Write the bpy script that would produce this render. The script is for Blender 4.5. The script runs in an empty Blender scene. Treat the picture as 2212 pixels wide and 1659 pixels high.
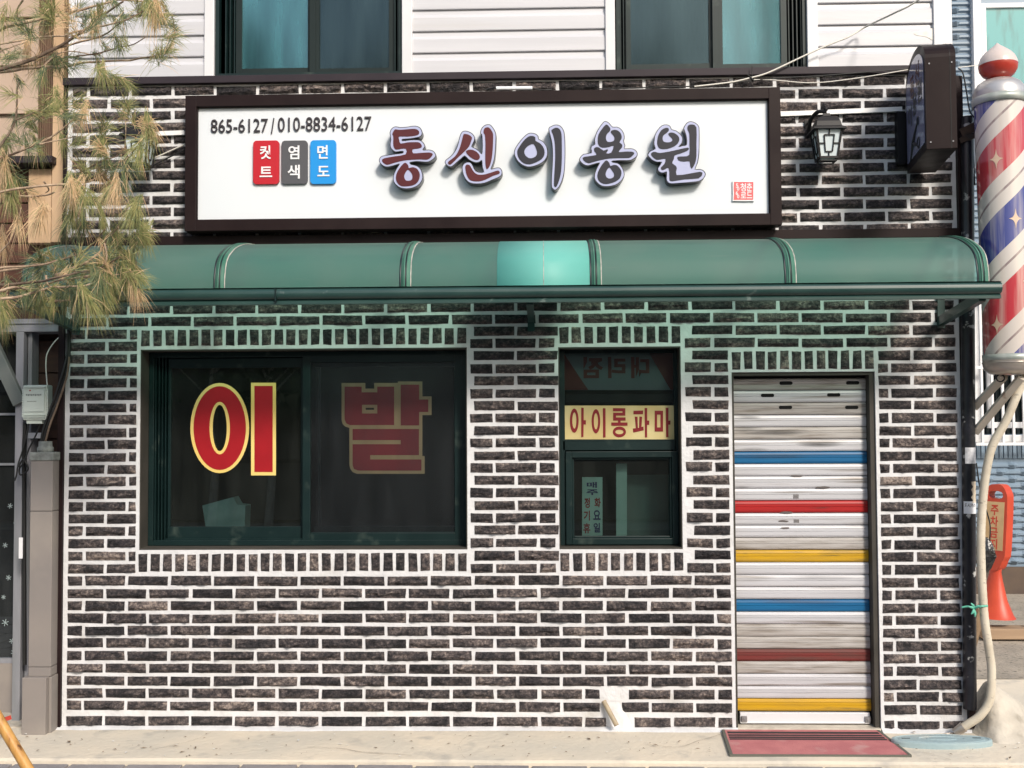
import bpy, math, random
import numpy as np
from mathutils import Vector, noise
from mathutils.geometry import tessellate_polygon
R = math.radians
S = bpy.context.scene
COL = S.collection

# ------------------------------------------------------------------ camera
CX, CY, CZ, YAW, PIT, ROL, F = 2.7808, -6.1046, 1.7322, .0299, .0371, .0052, 2300.0
def _rot():
    cy, sy = math.cos(YAW), math.sin(YAW); cp, sp = math.cos(PIT), math.sin(PIT); cr, sr = math.cos(ROL), math.sin(ROL)
    Rz = np.array([[cy, -sy, 0], [sy, cy, 0], [0, 0, 1]]); Rx = np.array([[1, 0, 0], [0, cp, -sp], [0, sp, cp]])
    Ry = np.array([[cr, 0, sr], [0, 1, 0], [-sr, 0, cr]])
    return Rz @ Rx @ Ry
M3 = _rot()
def at(u, v, Y=0.0):
    """wall point (X, Z) on the vertical plane Y for a measured position in the 2212-px wide photograph"""
    d = M3 @ np.array([(u - 1106) / F, 1, -(v - 829.5) / F]); t = (Y - CY) / d[1]
    return float(CX + t * d[0]), float(CZ + t * d[2])
def at3(u, v, Y):
    x, z = at(u, v, Y); return (x, Y, z)
from mathutils import Matrix
cam = bpy.data.cameras.new('camera'); co = bpy.data.objects.new('camera', cam); COL.objects.link(co)
m = Matrix.Identity(4)
for i in range(3):
    m[i][0] = M3[i][0]; m[i][1] = M3[i][2]; m[i][2] = -M3[i][1]
m[0][3], m[1][3], m[2][3] = CX, CY, CZ
co.matrix_world = m
cam.sensor_width = 36; cam.lens = 36 * F / 2212; cam.clip_start = .05; cam.clip_end = 500
S.camera = co

# ------------------------------------------------------------------ light
SUN_EL, SUN_AZ = R(35), R(27)            # azimuth measured from -Y towards +X
W = bpy.data.worlds.new('World'); S.world = W; W.use_nodes = True
nt = W.node_tree; bg = nt.nodes['Background']
sky = nt.nodes.new('ShaderNodeTexSky'); sky.sky_type = 'NISHITA'; sky.sun_disc = False
sdir = Vector((math.sin(SUN_AZ) * math.cos(SUN_EL), -math.cos(SUN_AZ) * math.cos(SUN_EL), math.sin(SUN_EL)))
sky.sun_elevation = SUN_EL; sky.sun_rotation = math.atan2(sdir.x, sdir.y)
sky.air_density = 1.3; sky.dust_density = 2.5; sky.ozone_density = 1.5
nt.links.new(sky.outputs[0], bg.inputs[0]); bg.inputs[1].default_value = .125
sl = bpy.data.lights.new('sun', 'SUN'); sl.energy = 2.6; sl.angle = R(11); sl.color = (1, .92, .82)
so = bpy.data.objects.new('sun', sl); COL.objects.link(so); so.location = (8, -10, 12)
so.rotation_euler = (-sdir).to_track_quat('-Z', 'Y').to_euler()
S.view_settings.view_transform = 'Standard'; S.view_settings.look = 'None'
S.view_settings.exposure = 0.47; S.view_settings.gamma = 1
S.cycles.max_bounces = 10; S.cycles.transparent_max_bounces = 16

# ------------------------------------------------------------------ helpers
def srgb(r, g, b):
    f = lambda c: (c / 255 / 12.92) if c / 255 <= .04045 else ((c / 255 + .055) / 1.055) ** 2.4
    return (f(r), f(g), f(b))
class MB:
    def __init__(s): s.v = []; s.f = []; s.m = []; s.sm = []; s.t = []; s.tint = .5; s.mi = 0; s.smooth = False
    def add(s, vs, fs, mi=None, smooth=None):
        n = len(s.v); s.v += [tuple(v) for v in vs]
        for f in fs:
            s.f.append(tuple(i + n for i in f)); s.m.append(s.mi if mi is None else mi)
            s.sm.append(s.smooth if smooth is None else smooth); s.t.append(s.tint)
        return s
    def box(s, x0, x1, y0, y1, z0, z1, mi=None):
        x0, x1 = sorted((x0, x1)); y0, y1 = sorted((y0, y1)); z0, z1 = sorted((z0, z1))
        return s.add([(x0, y0, z0), (x1, y0, z0), (x1, y1, z0), (x0, y1, z0), (x0, y0, z1), (x1, y0, z1), (x1, y1, z1), (x0, y1, z1)],
                     [(0, 3, 2, 1), (4, 5, 6, 7), (0, 1, 5, 4), (1, 2, 6, 5), (2, 3, 7, 6), (3, 0, 4, 7)], mi, False)
    def quad(s, a, b, c, d, mi=None): return s.add([a, b, c, d], [(0, 1, 2, 3)], mi, False)
    def frame(s, x0, x1, z0, z1, w, y0, y1, mi=None):
        s.box(x0, x0 + w, y0, y1, z0, z1, mi); s.box(x1 - w, x1, y0, y1, z0, z1, mi)
        s.box(x0 + w, x1 - w, y0, y1, z0, z0 + w, mi); s.box(x0 + w, x1 - w, y0, y1, z1 - w, z1, mi); return s
    def bar(s, a, b, w, h, mi=None):
        """square bar from a to b"""
        a, b = Vector(a), Vector(b); d = (b - a).normalized()
        u = d.cross(Vector((0, 1, 0)));  u = u.normalized() if u.length > .01 else Vector((1, 0, 0)); n = d.cross(u)
        vs = [p + u * (w / 2 * i) + n * (h / 2 * j) for p in (a, b) for i, j in ((-1, -1), (1, -1), (1, 1), (-1, 1))]
        return s.add(vs, [(0, 1, 2, 3), (7, 6, 5, 4), (0, 4, 5, 1), (1, 5, 6, 2), (2, 6, 7, 3), (3, 7, 4, 0)], mi, False)
    def tube(s, pts, r, seg=8, mi=None, caps=True):
        P = [Vector(p) for p in pts]; n = len(P); rs = r if isinstance(r, (list, tuple)) else [r] * n
        vs = []; up = Vector((0, 0, 1)); u = None
        for i in range(n):
            d = (P[min(i + 1, n - 1)] - P[max(i - 1, 0)]).normalized()
            if u is None:
                u = d.cross(up) if abs(d.dot(up)) < .9 else d.cross(Vector((1, 0, 0)))
            u = (u - d * u.dot(d)).normalized(); w = d.cross(u)
            for k in range(seg):
                a = 2 * math.pi * k / seg; vs.append(P[i] + (u * math.cos(a) + w * math.sin(a)) * rs[i])
        fs = [(i * seg + k, i * seg + (k + 1) % seg, (i + 1) * seg + (k + 1) % seg, (i + 1) * seg + k) for i in range(n - 1) for k in range(seg)]
        s.add(vs, fs, mi, True)
        if caps:
            s.add([vs[k] for k in range(seg)], [tuple(reversed(range(seg)))], mi, False); s.add([vs[(n - 1) * seg + k] for k in range(seg)], [tuple(range(seg))], mi, False)
        return s
    def lathe(s, prof, c, seg=32, mi=None, lean=(0, 0)):
        """prof = [(radius, z)], axis vertical through c; lean shifts the axis per metre"""
        vs = []
        for r, z in prof:
            for k in range(seg):
                a = 2 * math.pi * k / seg
                vs.append((c[0] + lean[0] * z + r * math.cos(a), c[1] + lean[1] * z + r * math.sin(a), c[2] + z))
        n = len(prof)
        fs = [(i * seg + k, i * seg + (k + 1) % seg, (i + 1) * seg + (k + 1) % seg, (i + 1) * seg + k) for i in range(n - 1) for k in range(seg)]
        return s.add(vs, fs, mi, True)
    def poly(s, outer, holes, yf, depth, mi=None, side=None, flat=None):
        """polygon in X-Z extruded along Y from yf (front) to yf+depth; flat=map function to 3d"""
        loops = [outer] + list(holes)
        def area(l): return sum(l[i][0] * l[(i + 1) % len(l)][1] - l[(i + 1) % len(l)][0] * l[i][1] for i in range(len(l)))
        loops = [l if (area(l) > 0) == (i == 0) else list(reversed(l)) for i, l in enumerate(loops)]
        allp = [p for l in loops for p in l]
        tris = tessellate_polygon([[Vector((p[0], p[1], 0)) for p in l] for l in loops])
        fs = []
        for a, b, c in tris:
            ar = (allp[b][0] - allp[a][0]) * (allp[c][1] - allp[a][1]) - (allp[c][0] - allp[a][0]) * (allp[b][1] - allp[a][1])
            fs.append((a, b, c) if ar > 0 else (a, c, b))
        mp = flat or (lambda x, y, z: (x, y, z))
        s.add([mp(x, yf, z) for x, z in allp], fs, mi, False)
        if depth:
            s.add([mp(x, yf + depth, z) for x, z in allp], [tuple(reversed(f)) for f in fs], mi, False)
            for l in loops:
                n = len(l)
                s.add([mp(x, yf, z) for x, z in l] + [mp(x, yf + depth, z) for x, z in l],
                      [((i + 1) % n, i, n + i, n + (i + 1) % n) for i in range(n)], side if side is not None else mi, False)
        return s
ORG = {}
def tag(o, label=None, cat=None, group=None, kind=None):
    if label: o['label'] = label
    if cat: o['category'] = cat
    if group: o['group'] = group
    if kind: o['kind'] = kind
    return o
def build(mb, name, mats, parent=None, loc=None, bevel=0, tint=False):
    if not isinstance(mats, (list, tuple)): mats = [mats]
    o0 = ORG[parent.name] if parent is not None else Vector(loc or (0, 0, 0))
    me = bpy.data.meshes.new(name)
    me.from_pydata([(v[0] - o0.x, v[1] - o0.y, v[2] - o0.z) for v in mb.v], [], mb.f)
    for mt in mats: me.materials.append(mt)
    me.polygons.foreach_set('material_index', mb.m); me.polygons.foreach_set('use_smooth', mb.sm)
    if tint:
        a = me.attributes.new('tint', 'FLOAT', 'FACE'); a.data.foreach_set('value', mb.t)
    me.update()
    o = bpy.data.objects.new(name, me); COL.objects.link(o)
    if parent is not None: o.parent = parent
    else: o.location = o0
    ORG[o.name] = o0
    if bevel:
        b = o.modifiers.new('bevel', 'BEVEL'); b.width = bevel; b.segments = 2; b.limit_method = 'ANGLE'; b.angle_limit = R(50)
    return o
def thing(name, loc, label, cat, group=None):
    o = bpy.data.objects.new(name, None); COL.objects.link(o); o.location = loc; o.empty_display_size = .1
    ORG[o.name] = Vector(loc); return tag(o, label, cat, group)
def copy_tree(o, parent=None):
    c = o.copy(); COL.objects.link(c); c.parent = parent; ORG[c.name] = ORG[o.name]
    for ch in o.children: copy_tree(ch, c)
    return c
def smooth(pts, n=4):
    out = []; N = len(pts)
    for i in range(N):
        p0, p1, p2, p3 = [np.array(pts[(i + k) % N], float) for k in (-1, 0, 1, 2)]
        for k in range(n):
            t = k / n
            out.append(tuple(.5 * ((2 * p1) + (-p0 + p2) * t + (2 * p0 - 5 * p1 + 4 * p2 - p3) * t * t + (-p0 + 3 * p1 - 3 * p2 + p3) * t ** 3)))
    return out
def curve(pts, n=6):
    out = []; N = len(pts)
    for i in range(N - 1):
        p0, p1, p2, p3 = [np.array(pts[min(max(i + k, 0), N - 1)], float) for k in (-1, 0, 1, 2)]
        for k in range(n):
            t = k / n
            out.append(tuple(.5 * ((2 * p1) + (-p0 + p2) * t + (2 * p0 - 5 * p1 + 4 * p2 - p3) * t * t + (-p0 + 3 * p1 - 3 * p2 + p3) * t ** 3)))
    out.append(tuple(pts[-1])); return out
def offset(pts, d):
    a = sum(pts[i][0] * pts[(i + 1) % len(pts)][1] - pts[(i + 1) % len(pts)][0] * pts[i][1] for i in range(len(pts)))
    sg = 1 if a > 0 else -1; out = []
    for i in range(len(pts)):
        p, q = np.array(pts[i - 1]), np.array(pts[(i + 1) % len(pts)]); t = q - p; L = np.hypot(*t) or 1
        out.append((pts[i][0] + sg * t[1] / L * d, pts[i][1] - sg * t[0] / L * d))
    return out
_tc = {}
def text_mesh(body, bold=0.0, depth=0.0):
    key = (body, bold, depth)
    if key not in _tc:
        cu = bpy.data.curves.new('tmp', 'FONT'); cu.body = body; cu.offset = bold; cu.extrude = depth / 2; cu.resolution_u = 4
        cu.fill_mode = 'BOTH'
        o = bpy.data.objects.new('tmp', cu); COL.objects.link(o)
        dg = bpy.context.evaluated_depsgraph_get(); me = bpy.data.meshes.new_from_object(o.evaluated_get(dg))
        _tc[key] = ([tuple(v.co) for v in me.vertices], [tuple(p.vertices) for p in me.polygons])
        bpy.data.objects.remove(o); bpy.data.curves.remove(cu); bpy.data.meshes.remove(me)
    return _tc[key]
def put_text(mb, body, x0, x1, z0, z1, y, thick=.002, bold=.02, mirror=False, mi=None, mp=None):
    vs, fs = text_mesh(body, bold, 1.0)
    X = [v[0] for v in vs]; Z = [v[1] for v in vs]; ax, bx, az, bz = min(X), max(X), min(Z), max(Z)
    out = []
    for v in vs:
        u = (v[0] - ax) / (bx - ax); w = (v[1] - az) / (bz - az)
        if mirror: u = 1 - u
        p = (x0 + u * (x1 - x0), y - (v[2] + .5) * thick, z0 + w * (z1 - z0))
        out.append(mp(*p) if mp else p)
    if mirror: fs = [tuple(reversed(f)) for f in fs]
    mb.add(out, fs, mi, False)

# ------------------------------------------------------------------ materials
def nodes(name):
    m = bpy.data.materials.new(name); m.use_nodes = True; t = m.node_tree
    return m, t, t.nodes['Principled BSDF'], t.nodes['Material Output']
def pbr(name, col, col2=None, nscale=8, lo=.35, hi=.65, rough=.6, metal=0, spec=.5, bump=0, bscale=60, stretch=(1, 1, 1), dirt=None, dscale=3, dlo=.55, dhi=.75, rvar=0, alpha=None):
    m, t, b, out = nodes(name); L = t.links
    b.inputs['Base Color'].default_value = (*col, 1); b.inputs['Roughness'].default_value = rough
    b.inputs['Metallic'].default_value = metal; b.inputs['Specular IOR Level'].default_value = spec
    tc = t.nodes.new('ShaderNodeTexCoord'); mp = t.nodes.new('ShaderNodeMapping'); mp.inputs['Scale'].default_value = stretch
    L.new(tc.outputs['Object'], mp.inputs[0])
    last = None
    def ns(scale, lo, hi, det=5):
        n = t.nodes.new('ShaderNodeTexNoise'); n.inputs['Scale'].default_value = scale; n.inputs['Detail'].default_value = det
        L.new(mp.outputs[0], n.inputs['Vector']); r = t.nodes.new('ShaderNodeMapRange'); r.inputs[1].default_value = lo; r.inputs[2].default_value = hi
        L.new(n.outputs[0], r.inputs[0]); return r.outputs[0]
    def mixc(fac, a, c):
        x = t.nodes.new('ShaderNodeMix'); x.data_type = 'RGBA'; L.new(fac, x.inputs[0])
        if a is None: x.inputs[6].default_value = (*col, 1)
        else: L.new(a, x.inputs[6])
        x.inputs[7].default_value = (*c, 1); return x.outputs[2]
    if col2: last = mixc(ns(nscale, lo, hi), None, col2)
    if dirt: last = mixc(ns(dscale, dlo, dhi, 8), last, dirt)
    if last: L.new(last, b.inputs['Base Color'])
    if rvar:
        r = ns(nscale * 1.7, .3, .7); q = t.nodes.new('ShaderNodeMapRange'); q.inputs[3].default_value = max(rough - rvar, .02); q.inputs[4].default_value = min(rough + rvar, 1)
        L.new(r, q.inputs[0]); L.new(q.outputs[0], b.inputs['Roughness'])
    if bump:
        n = t.nodes.new('ShaderNodeTexNoise'); n.inputs['Scale'].default_value = bscale; n.inputs['Detail'].default_value = 6
        L.new(mp.outputs[0], n.inputs['Vector']); bp = t.nodes.new('ShaderNodeBump'); bp.inputs['Strength'].default_value = bump; bp.inputs['Distance'].default_value = .01
        L.new(n.outputs[0], bp.inputs['Height']); L.new(bp.outputs[0], b.inputs['Normal'])
    return m
def glass(name, tint=(.5, .6, .6), refl=.1, film=None, filmfac=.0, rough=.01, gcol=(.9, 1, 1)):
    m, t, b, out = nodes(name); L = t.links; t.nodes.remove(b)
    tr = t.nodes.new('ShaderNodeBsdfTransparent'); tr.inputs[0].default_value = (*tint, 1)
    gl = t.nodes.new('ShaderNodeBsdfGlossy'); gl.inputs['Roughness'].default_value = rough; gl.inputs[0].default_value = (*gcol, 1)
    fr = t.nodes.new('ShaderNodeFresnel'); fr.inputs[0].default_value = 1.5
    ad = t.nodes.new('ShaderNodeMath'); ad.operation = 'ADD'; ad.inputs[1].default_value = refl; L.new(fr.outputs[0], ad.inputs[0])
    base = tr.outputs[0]
    if film:
        d = t.nodes.new('ShaderNodeBsdfDiffuse'); d.inputs[0].default_value = (*film, 1)
        n = t.nodes.new('ShaderNodeTexNoise'); n.inputs['Scale'].default_value = 2.5; n.inputs['Detail'].default_value = 8
        tc = t.nodes.new('ShaderNodeTexCoord'); mp = t.nodes.new('ShaderNodeMapping'); mp.inputs['Scale'].default_value = (4, 1, .8); L.new(tc.outputs['Object'], mp.inputs[0]); L.new(mp.outputs[0], n.inputs['Vector'])
        r = t.nodes.new('ShaderNodeMapRange'); r.inputs[1].default_value = .35; r.inputs[2].default_value = .7; r.inputs[3].default_value = filmfac * .35; r.inputs[4].default_value = filmfac
        L.new(n.outputs[0], r.inputs[0]); mx = t.nodes.new('ShaderNodeMixShader'); L.new(r.outputs[0], mx.inputs[0]); L.new(base, mx.inputs[1]); L.new(d.outputs[0], mx.inputs[2]); base = mx.outputs[0]
    mx = t.nodes.new('ShaderNodeMixShader'); L.new(ad.outputs[0], mx.inputs[0]); L.new(base, mx.inputs[1]); L.new(gl.outputs[0], mx.inputs[2])
    L.new(mx.outputs[0], out.inputs[0]); return m

def brick_mat():
    m, t, b, out = nodes('split_face_brick'); L = t.links
    tc = t.nodes.new('ShaderNodeTexCoord'); at_ = t.nodes.new('ShaderNodeAttribute'); at_.attribute_name = 'tint'
    def noi(sc, det, st=(1, 1, 1)):
        mp = t.nodes.new('ShaderNodeMapping'); mp.inputs['Scale'].default_value = st; L.new(tc.outputs['Object'], mp.inputs[0])
        n = t.nodes.new('ShaderNodeTexNoise'); n.inputs['Scale'].default_value = sc; n.inputs['Detail'].default_value = det; n.inputs['Roughness'].default_value = .65; L.new(mp.outputs[0], n.inputs['Vector']); return n.outputs[0]
    a = noi(11, 8, (1, 1, 2.2)); c = noi(55, 10, (1, 1, 1.0))
    s = t.nodes.new('ShaderNodeMath'); s.operation = 'MULTIPLY_ADD'; s.inputs[1].default_value = .55; L.new(at_.outputs['Fac'], s.inputs[0]); L.new(a, s.inputs[2])
    s2 = t.nodes.new('ShaderNodeMath'); s2.operation = 'MULTIPLY_ADD'; s2.inputs[1].default_value = .95; L.new(c, s2.inputs[0]); L.new(s.outputs[0], s2.inputs[2])
    r = t.nodes.new('ShaderNodeValToRGB'); e = r.color_ramp.elements
    mr = t.nodes.new('ShaderNodeMapRange'); mr.inputs[1].default_value = .90; mr.inputs[2].default_value = 1.52; L.new(s2.outputs[0], mr.inputs[0])
    e[0].position = 0; e[0].color = (.012, .012, .014, 1); e[1].position = 1; e[1].color = (.38, .31, .27, 1)
    for p, cc in ((.22, (.020, .0185, .021)), (.42, (.042, .037, .040)), (.60, (.088, .073, .072)), (.78, (.165, .135, .127))):
        x = e.new(p); x.color = (*cc, 1)
    L.new(mr.outputs[0], r.inputs[0])
    # white grout smears
    w = noi(48, 6, (1, 1, 1)); wr = t.nodes.new('ShaderNodeMapRange'); wr.inputs[1].default_value = .66; wr.inputs[2].default_value = .76; wr.inputs[4].default_value = .4; L.new(w, wr.inputs[0])
    mx = t.nodes.new('ShaderNodeMix'); mx.data_type = 'RGBA'; L.new(wr.outputs[0], mx.inputs[0]); L.new(r.outputs[0], mx.inputs[6]); mx.inputs[7].default_value = (.42, .42, .42, 1)
    L.new(mx.outputs[2], b.inputs['Base Color']); b.inputs['Roughness'].default_value = .62; b.inputs['Specular IOR Level'].default_value = .35
    bp = t.nodes.new('ShaderNodeBump'); bp.inputs['Strength'].default_value = 1.0; bp.inputs['Distance'].default_value = .03
    L.new(noi(60, 10, (1, 1, 1.3)), bp.inputs['Height']); L.new(bp.outputs[0], b.inputs['Normal'])
    return m
MAT = dict(
    brick=brick_mat(),
    mortar=pbr('white_mortar', (.68, .68, .69), (.60, .60, .61), 9, rough=.8, bump=.5, bscale=45, dirt=(.46, .44, .41), dscale=3.5, dlo=.58, dhi=.82),
    siding=pbr('white_vinyl_siding', (.56, .56, .59), (.51, .51, .54), 2.5, rough=.38, bump=.06, bscale=30, stretch=(.3, 1, 6), dirt=(.46, .44, .42), dscale=1.5, dlo=.6, dhi=.9),
    whitetrim=pbr('white_trim', (.66, .66, .68), (.60, .60, .62), 3, rough=.4, dirt=(.6, .58, .55), dscale=4, dlo=.62, dhi=.85),
    plum=pbr('dark_plum_metal', (.026, .020, .026), (.034, .026, .032), 5, rough=.5, spec=.2),
    brownmetal=pbr('dark_brown_metal', (.014, .008, .0085), (.020, .012, .012), 4, rough=.45, spec=.12, rvar=.1),
    blackm=pbr('black_metal', (.010, .009, .010), (.016, .015, .016), 8, rough=.5, spec=.25),
    signwhite=pbr('white_sign_panel', (.68, .715, .75), (.65, .69, .73), 1.2, rough=.35, spec=.3),
    frame=pbr('dark_green_frame', (.0045, .015, .0155), (.007, .020, .020), 6, rough=.4, spec=.3, dirt=(.05, .07, .06), dscale=9, dlo=.6, dhi=.8),
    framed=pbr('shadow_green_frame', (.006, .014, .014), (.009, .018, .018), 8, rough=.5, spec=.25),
    reveal=pbr('olive_brown_reveal', (.034, .031, .025), (.05, .044, .036), 7, rough=.75),
    dark=pbr('dark_room', (.012, .014, .013), (.02, .022, .02), 3, rough=.9),
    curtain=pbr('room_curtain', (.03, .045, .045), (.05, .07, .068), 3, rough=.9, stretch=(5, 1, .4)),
    glass_up=glass('upper_window_glass', (.25, .42, .45), .12, film=(.05, .17, .19), filmfac=.75, gcol=(.50, .80, .86), rough=.10),
    glass_scr=glass('upper_screened_glass', (.2, .25, .26), .025, film=(.025, .040, .043), filmfac=.8, rough=.12, gcol=(.6, .9, 1)),
    glass_lo=glass('shop_window_glass', (.66, .72, .70), .06, film=(.085, .095, .085), filmfac=.16),
    screen=glass('insect_screen', (.72, .72, .74), .0, film=(.040, .044, .048), filmfac=.26, rough=.3),
    red_v=pbr('red_vinyl', srgb(160, 20, 30), srgb(150, 17, 27), 6, rough=.4),
    gold_v=pbr('gold_vinyl', srgb(232, 208, 130), srgb(222, 194, 112), 2, rough=.4),
    red_m=pbr('veiled_red_vinyl', srgb(178, 66, 74), srgb(162, 58, 66), 4, rough=.5),  # this and the next: dulling by the insect screen put into the colour
    gold_m=pbr('veiled_gold_vinyl', srgb(225, 212, 160), srgb(205, 195, 145), 3, rough=.5),
    cream=pbr('cream_sheet', srgb(206, 192, 142), srgb(192, 172, 116), 5, rough=.45),
    darkred=pbr('dark_red_vinyl', srgb(122, 10, 22), None, rough=.45),
    maroon=pbr('maroon_face', srgb(80, 12, 20), srgb(74, 11, 19), 5, rough=.35),
    lav=pbr('lavender_acrylic', srgb(172, 176, 206), srgb(166, 171, 202), 4, rough=.3),
    charcoal=pbr('charcoal_face', srgb(46, 46, 54), srgb(43, 43, 50), 5, rough=.4, spec=.25),
    chrome=pbr('letter_side', (.03, .03, .032), (.06, .06, .06), 10, rough=.3, metal=.6),
    numb=pbr('dark_grey_letters', srgb(48, 42, 47), None, rough=.4),
    b_red=pbr('red_badge', srgb(180, 20, 36), None, rough=.4), b_grey=pbr('grey_badge', srgb(78, 78, 82), None, rough=.4), b_blue=pbr('blue_badge', srgb(22, 138, 212), None, rough=.35),
    white_l=pbr('white_letters', (.74, .74, .76), None, rough=.35), seal=pbr('coral_seal', srgb(226, 96, 98), srgb(216, 84, 90), 8, rough=.4),
    galv=pbr('galvanised', (.35, .35, .36), (.22, .22, .23), 12, rough=.4, metal=.6),
    frost=pbr('frosted_lamp_glass', (.62, .70, .72), (.55, .62, .65), 6, rough=.3),
    blackpipe=pbr('black_painted_pipe', (.009, .010, .014), (.018, .018, .024), 10, rough=.3, dirt=(.40, .40, .39), dscale=11, dlo=.61, dhi=.645, bump=.2, bscale=30),
    hose=pbr('cream_conduit', (.62, .56, .45), (.52, .46, .36), 6, rough=.55, dirt=(.3, .27, .22), dscale=25, dlo=.62, dhi=.72, stretch=(1, 1, 2)),
    beige=pbr('beige_steel', (.62, .55, .46), (.52, .46, .38), 5, rough=.5, dirt=(.22, .12, .07), dscale=9, dlo=.68, dhi=.74),
    orange=pbr('orange_plastic', (.50, .055, .020), (.44, .045, .018), 6, rough=.42, bump=.1, bscale=200),
    sticker=pbr('tan_sticker', srgb(205, 175, 130), srgb(190, 160, 118), 8, rough=.6),
    wood=pbr('weathered_wood', (.30, .21, .13), (.22, .15, .09), 4, rough=.8, stretch=(12, 12, 1), bump=.3),
    pole_w=pbr('varnished_wood', (.62, .34, .10), (.45, .22, .06), 5, rough=.4, stretch=(9, 9, 1.2), dirt=(.14, .06, .02), dscale=5, dlo=.62, dhi=.72),
    conc=pbr('pale_concrete', (.68, .595, .475), (.57, .52, .435), 2.2, rough=.9, bump=.5, bscale=28, dirt=(.42, .39, .34), dscale=5, dlo=.58, dhi=.74),
    mound=pbr('rough_cement', (.56, .51, .43), (.42, .38, .32), 8, rough=.95, bump=.9, bscale=22, dirt=(.3, .27, .22), dscale=9, dlo=.58, dhi=.7),
    gravel=pbr('dirty_ground', (.26, .23, .19), (.38, .33, .27), 3, rough=.95, bump=.9, bscale=40, dirt=(.12, .11, .09), dscale=30, dlo=.6, dhi=.66),
    paver=pbr('grey_pavers', (.20, .19, .20), (.27, .255, .26), 6, rough=.85, bump=.5, bscale=60),
    joint=pbr('paver_joint_sand', (.40, .37, .31), (.3, .28, .24), 9, rough=.95),
    asphalt=pbr('asphalt', (.05, .05, .05), (.07, .07, .068), 20, rough=.9, bump=.5, bscale=120),
    tile=pbr('blue_grey_tile', (.20, .265, .34), (.165, .23, .30), 3, rough=.35, dirt=(.26, .29, .32), dscale=2, dlo=.55, dhi=.8),
    pvc=pbr('white_pvc', (.72, .73, .75), (.62, .62, .63), 4, rough=.35),
    glass_t=glass('teal_window_glass', (.1, .3, .3), .05, film=(.05, .27, .28), filmfac=1.6),
    glass_k=glass('dark_window_glass', (.1, .14, .13), .06),
    steel=pbr('grey_steel', (.30, .30, .33), (.20, .21, .22), 3, rough=.5, metal=.1, stretch=(3, 3, .6)),
    steel_d=pbr('green_grey_steel', (.10, .12, .115), (.15, .165, .155), 5, rough=.55),
    pillar=pbr('grey_stone_tile', (.255, .225, .205), (.21, .19, .18), 2.5, rough=.45, dirt=(.33, .29, .25), dscale=2, dlo=.5, dhi=.75),
    stone=pbr('mottled_cement', (.30, .32, .30), (.16, .17, .16), 22, rough=.9, bump=.6, bscale=60),
    tan=pbr('tan_board', (.45, .335, .26), (.39, .29, .22), 2, rough=.6, stretch=(1, 1, 5)),
    redwood=pbr('brown_deck_board', (.105, .040, .022), (.065, .026, .016), 3, rough=.7, stretch=(1, 1, 9), bump=.2, bscale=30),
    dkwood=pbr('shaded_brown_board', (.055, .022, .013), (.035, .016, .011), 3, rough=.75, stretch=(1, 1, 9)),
    lightwood=pbr('bright_timber', (.62, .43, .27), (.48, .32, .19), 2.2, rough=.7, stretch=(3, 3, .5)),
    boxw=pbr('pale_plastic_box', (.56, .62, .57), (.5, .55, .5), 5, rough=.5),
    cable=pbr('black_cable', (.012, .012, .012), None, rough=.5), wcable=pbr('white_cable', (.66, .63, .57), None, rough=.5),
    tubew=pbr('white_tube', (.8, .84, .88), None, rough=.25),
    mat_p=pbr('pink_carpet', (.52, .19, .19), (.44, .145, .155), 9, rough=.95, bump=.7, bscale=150, dirt=(.5, .3, .28), dscale=6, dlo=.6, dhi=.75),
    mat_k=pbr('black_stripe', (.03, .022, .025), None, rough=.9), mat_g=pbr('grey_rubber', (.11, .11, .09), None, rough=.7),
    lid=pbr('pale_blue_lid', (.27, .37, .40), (.33, .41, .42), 4, rough=.6, dirt=(.44, .42, .37), dscale=5, dlo=.52, dhi=.7, bump=.3, bscale=60),
    lid_r=pbr('rusty_patch', (.16, .05, .03), None, rough=.9),
    slat_w=pbr('white_slat', (.57, .57, .60), (.49, .49, .51), 3, rough=.38, metal=.15, stretch=(.5, 1, 14), dirt=(.20, .17, .14), dscale=2.6, dlo=.57, dhi=.74),
    slat_g=pbr('grimy_slat', (.42, .40, .385), (.30, .275, .25), 5, rough=.55, stretch=(1.0, 1, 13), dirt=(.17, .14, .115), dscale=5, dlo=.56, dhi=.8),
    slat_b=pbr('blue_slat', (.006, .125, .29), (.005, .09, .22), 4, rough=.4, stretch=(.5, 1, 10), dirt=(.03, .06, .12), dscale=3, dlo=.55, dhi=.75),
    slat_r=pbr('red_slat', (.40, .014, .014), (.33, .012, .012), 4, rough=.4, stretch=(.5, 1, 8), dirt=(.12, .02, .015), dscale=4, dlo=.66, dhi=.74),
    slat_d=pbr('dull_red_slat', (.15, .018, .015), (.10, .032, .025), 5, rough=.6, stretch=(.7, 1, 8)),
    slat_y=pbr('yellow_slat', (.54, .31, .010), (.44, .26, .025), 5, rough=.4, stretch=(.7, 1, 8), dirt=(.22, .15, .04), dscale=7, dlo=.58, dhi=.72),
    needle=pbr('green_needle', (.17, .20, .075), (.32, .30, .12), 30, rough=.55, spec=.3), needle_d=pbr('dark_needle', (.07, .11, .055), (.16, .18, .08), 30, rough=.55),
    needle_t=pbr('dry_needle', (.64, .46, .27), (.52, .34, .18), 30, rough=.6), bark=pbr('pine_bark', (.48, .36, .25), (.25, .17, .12), 20, rough=.9, bump=.6, bscale=90),
    bark_d=pbr('dark_pine_bark', (.20, .14, .10), (.10, .07, .05), 25, rough=.9, bump=.6, bscale=90),
    leaf=pbr('litter', (.24, .16, .09), (.12, .08, .05), 40, rough=.9), litterw=pbr('paper_scrap', (.7, .69, .66), None, rough=.8),
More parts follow.
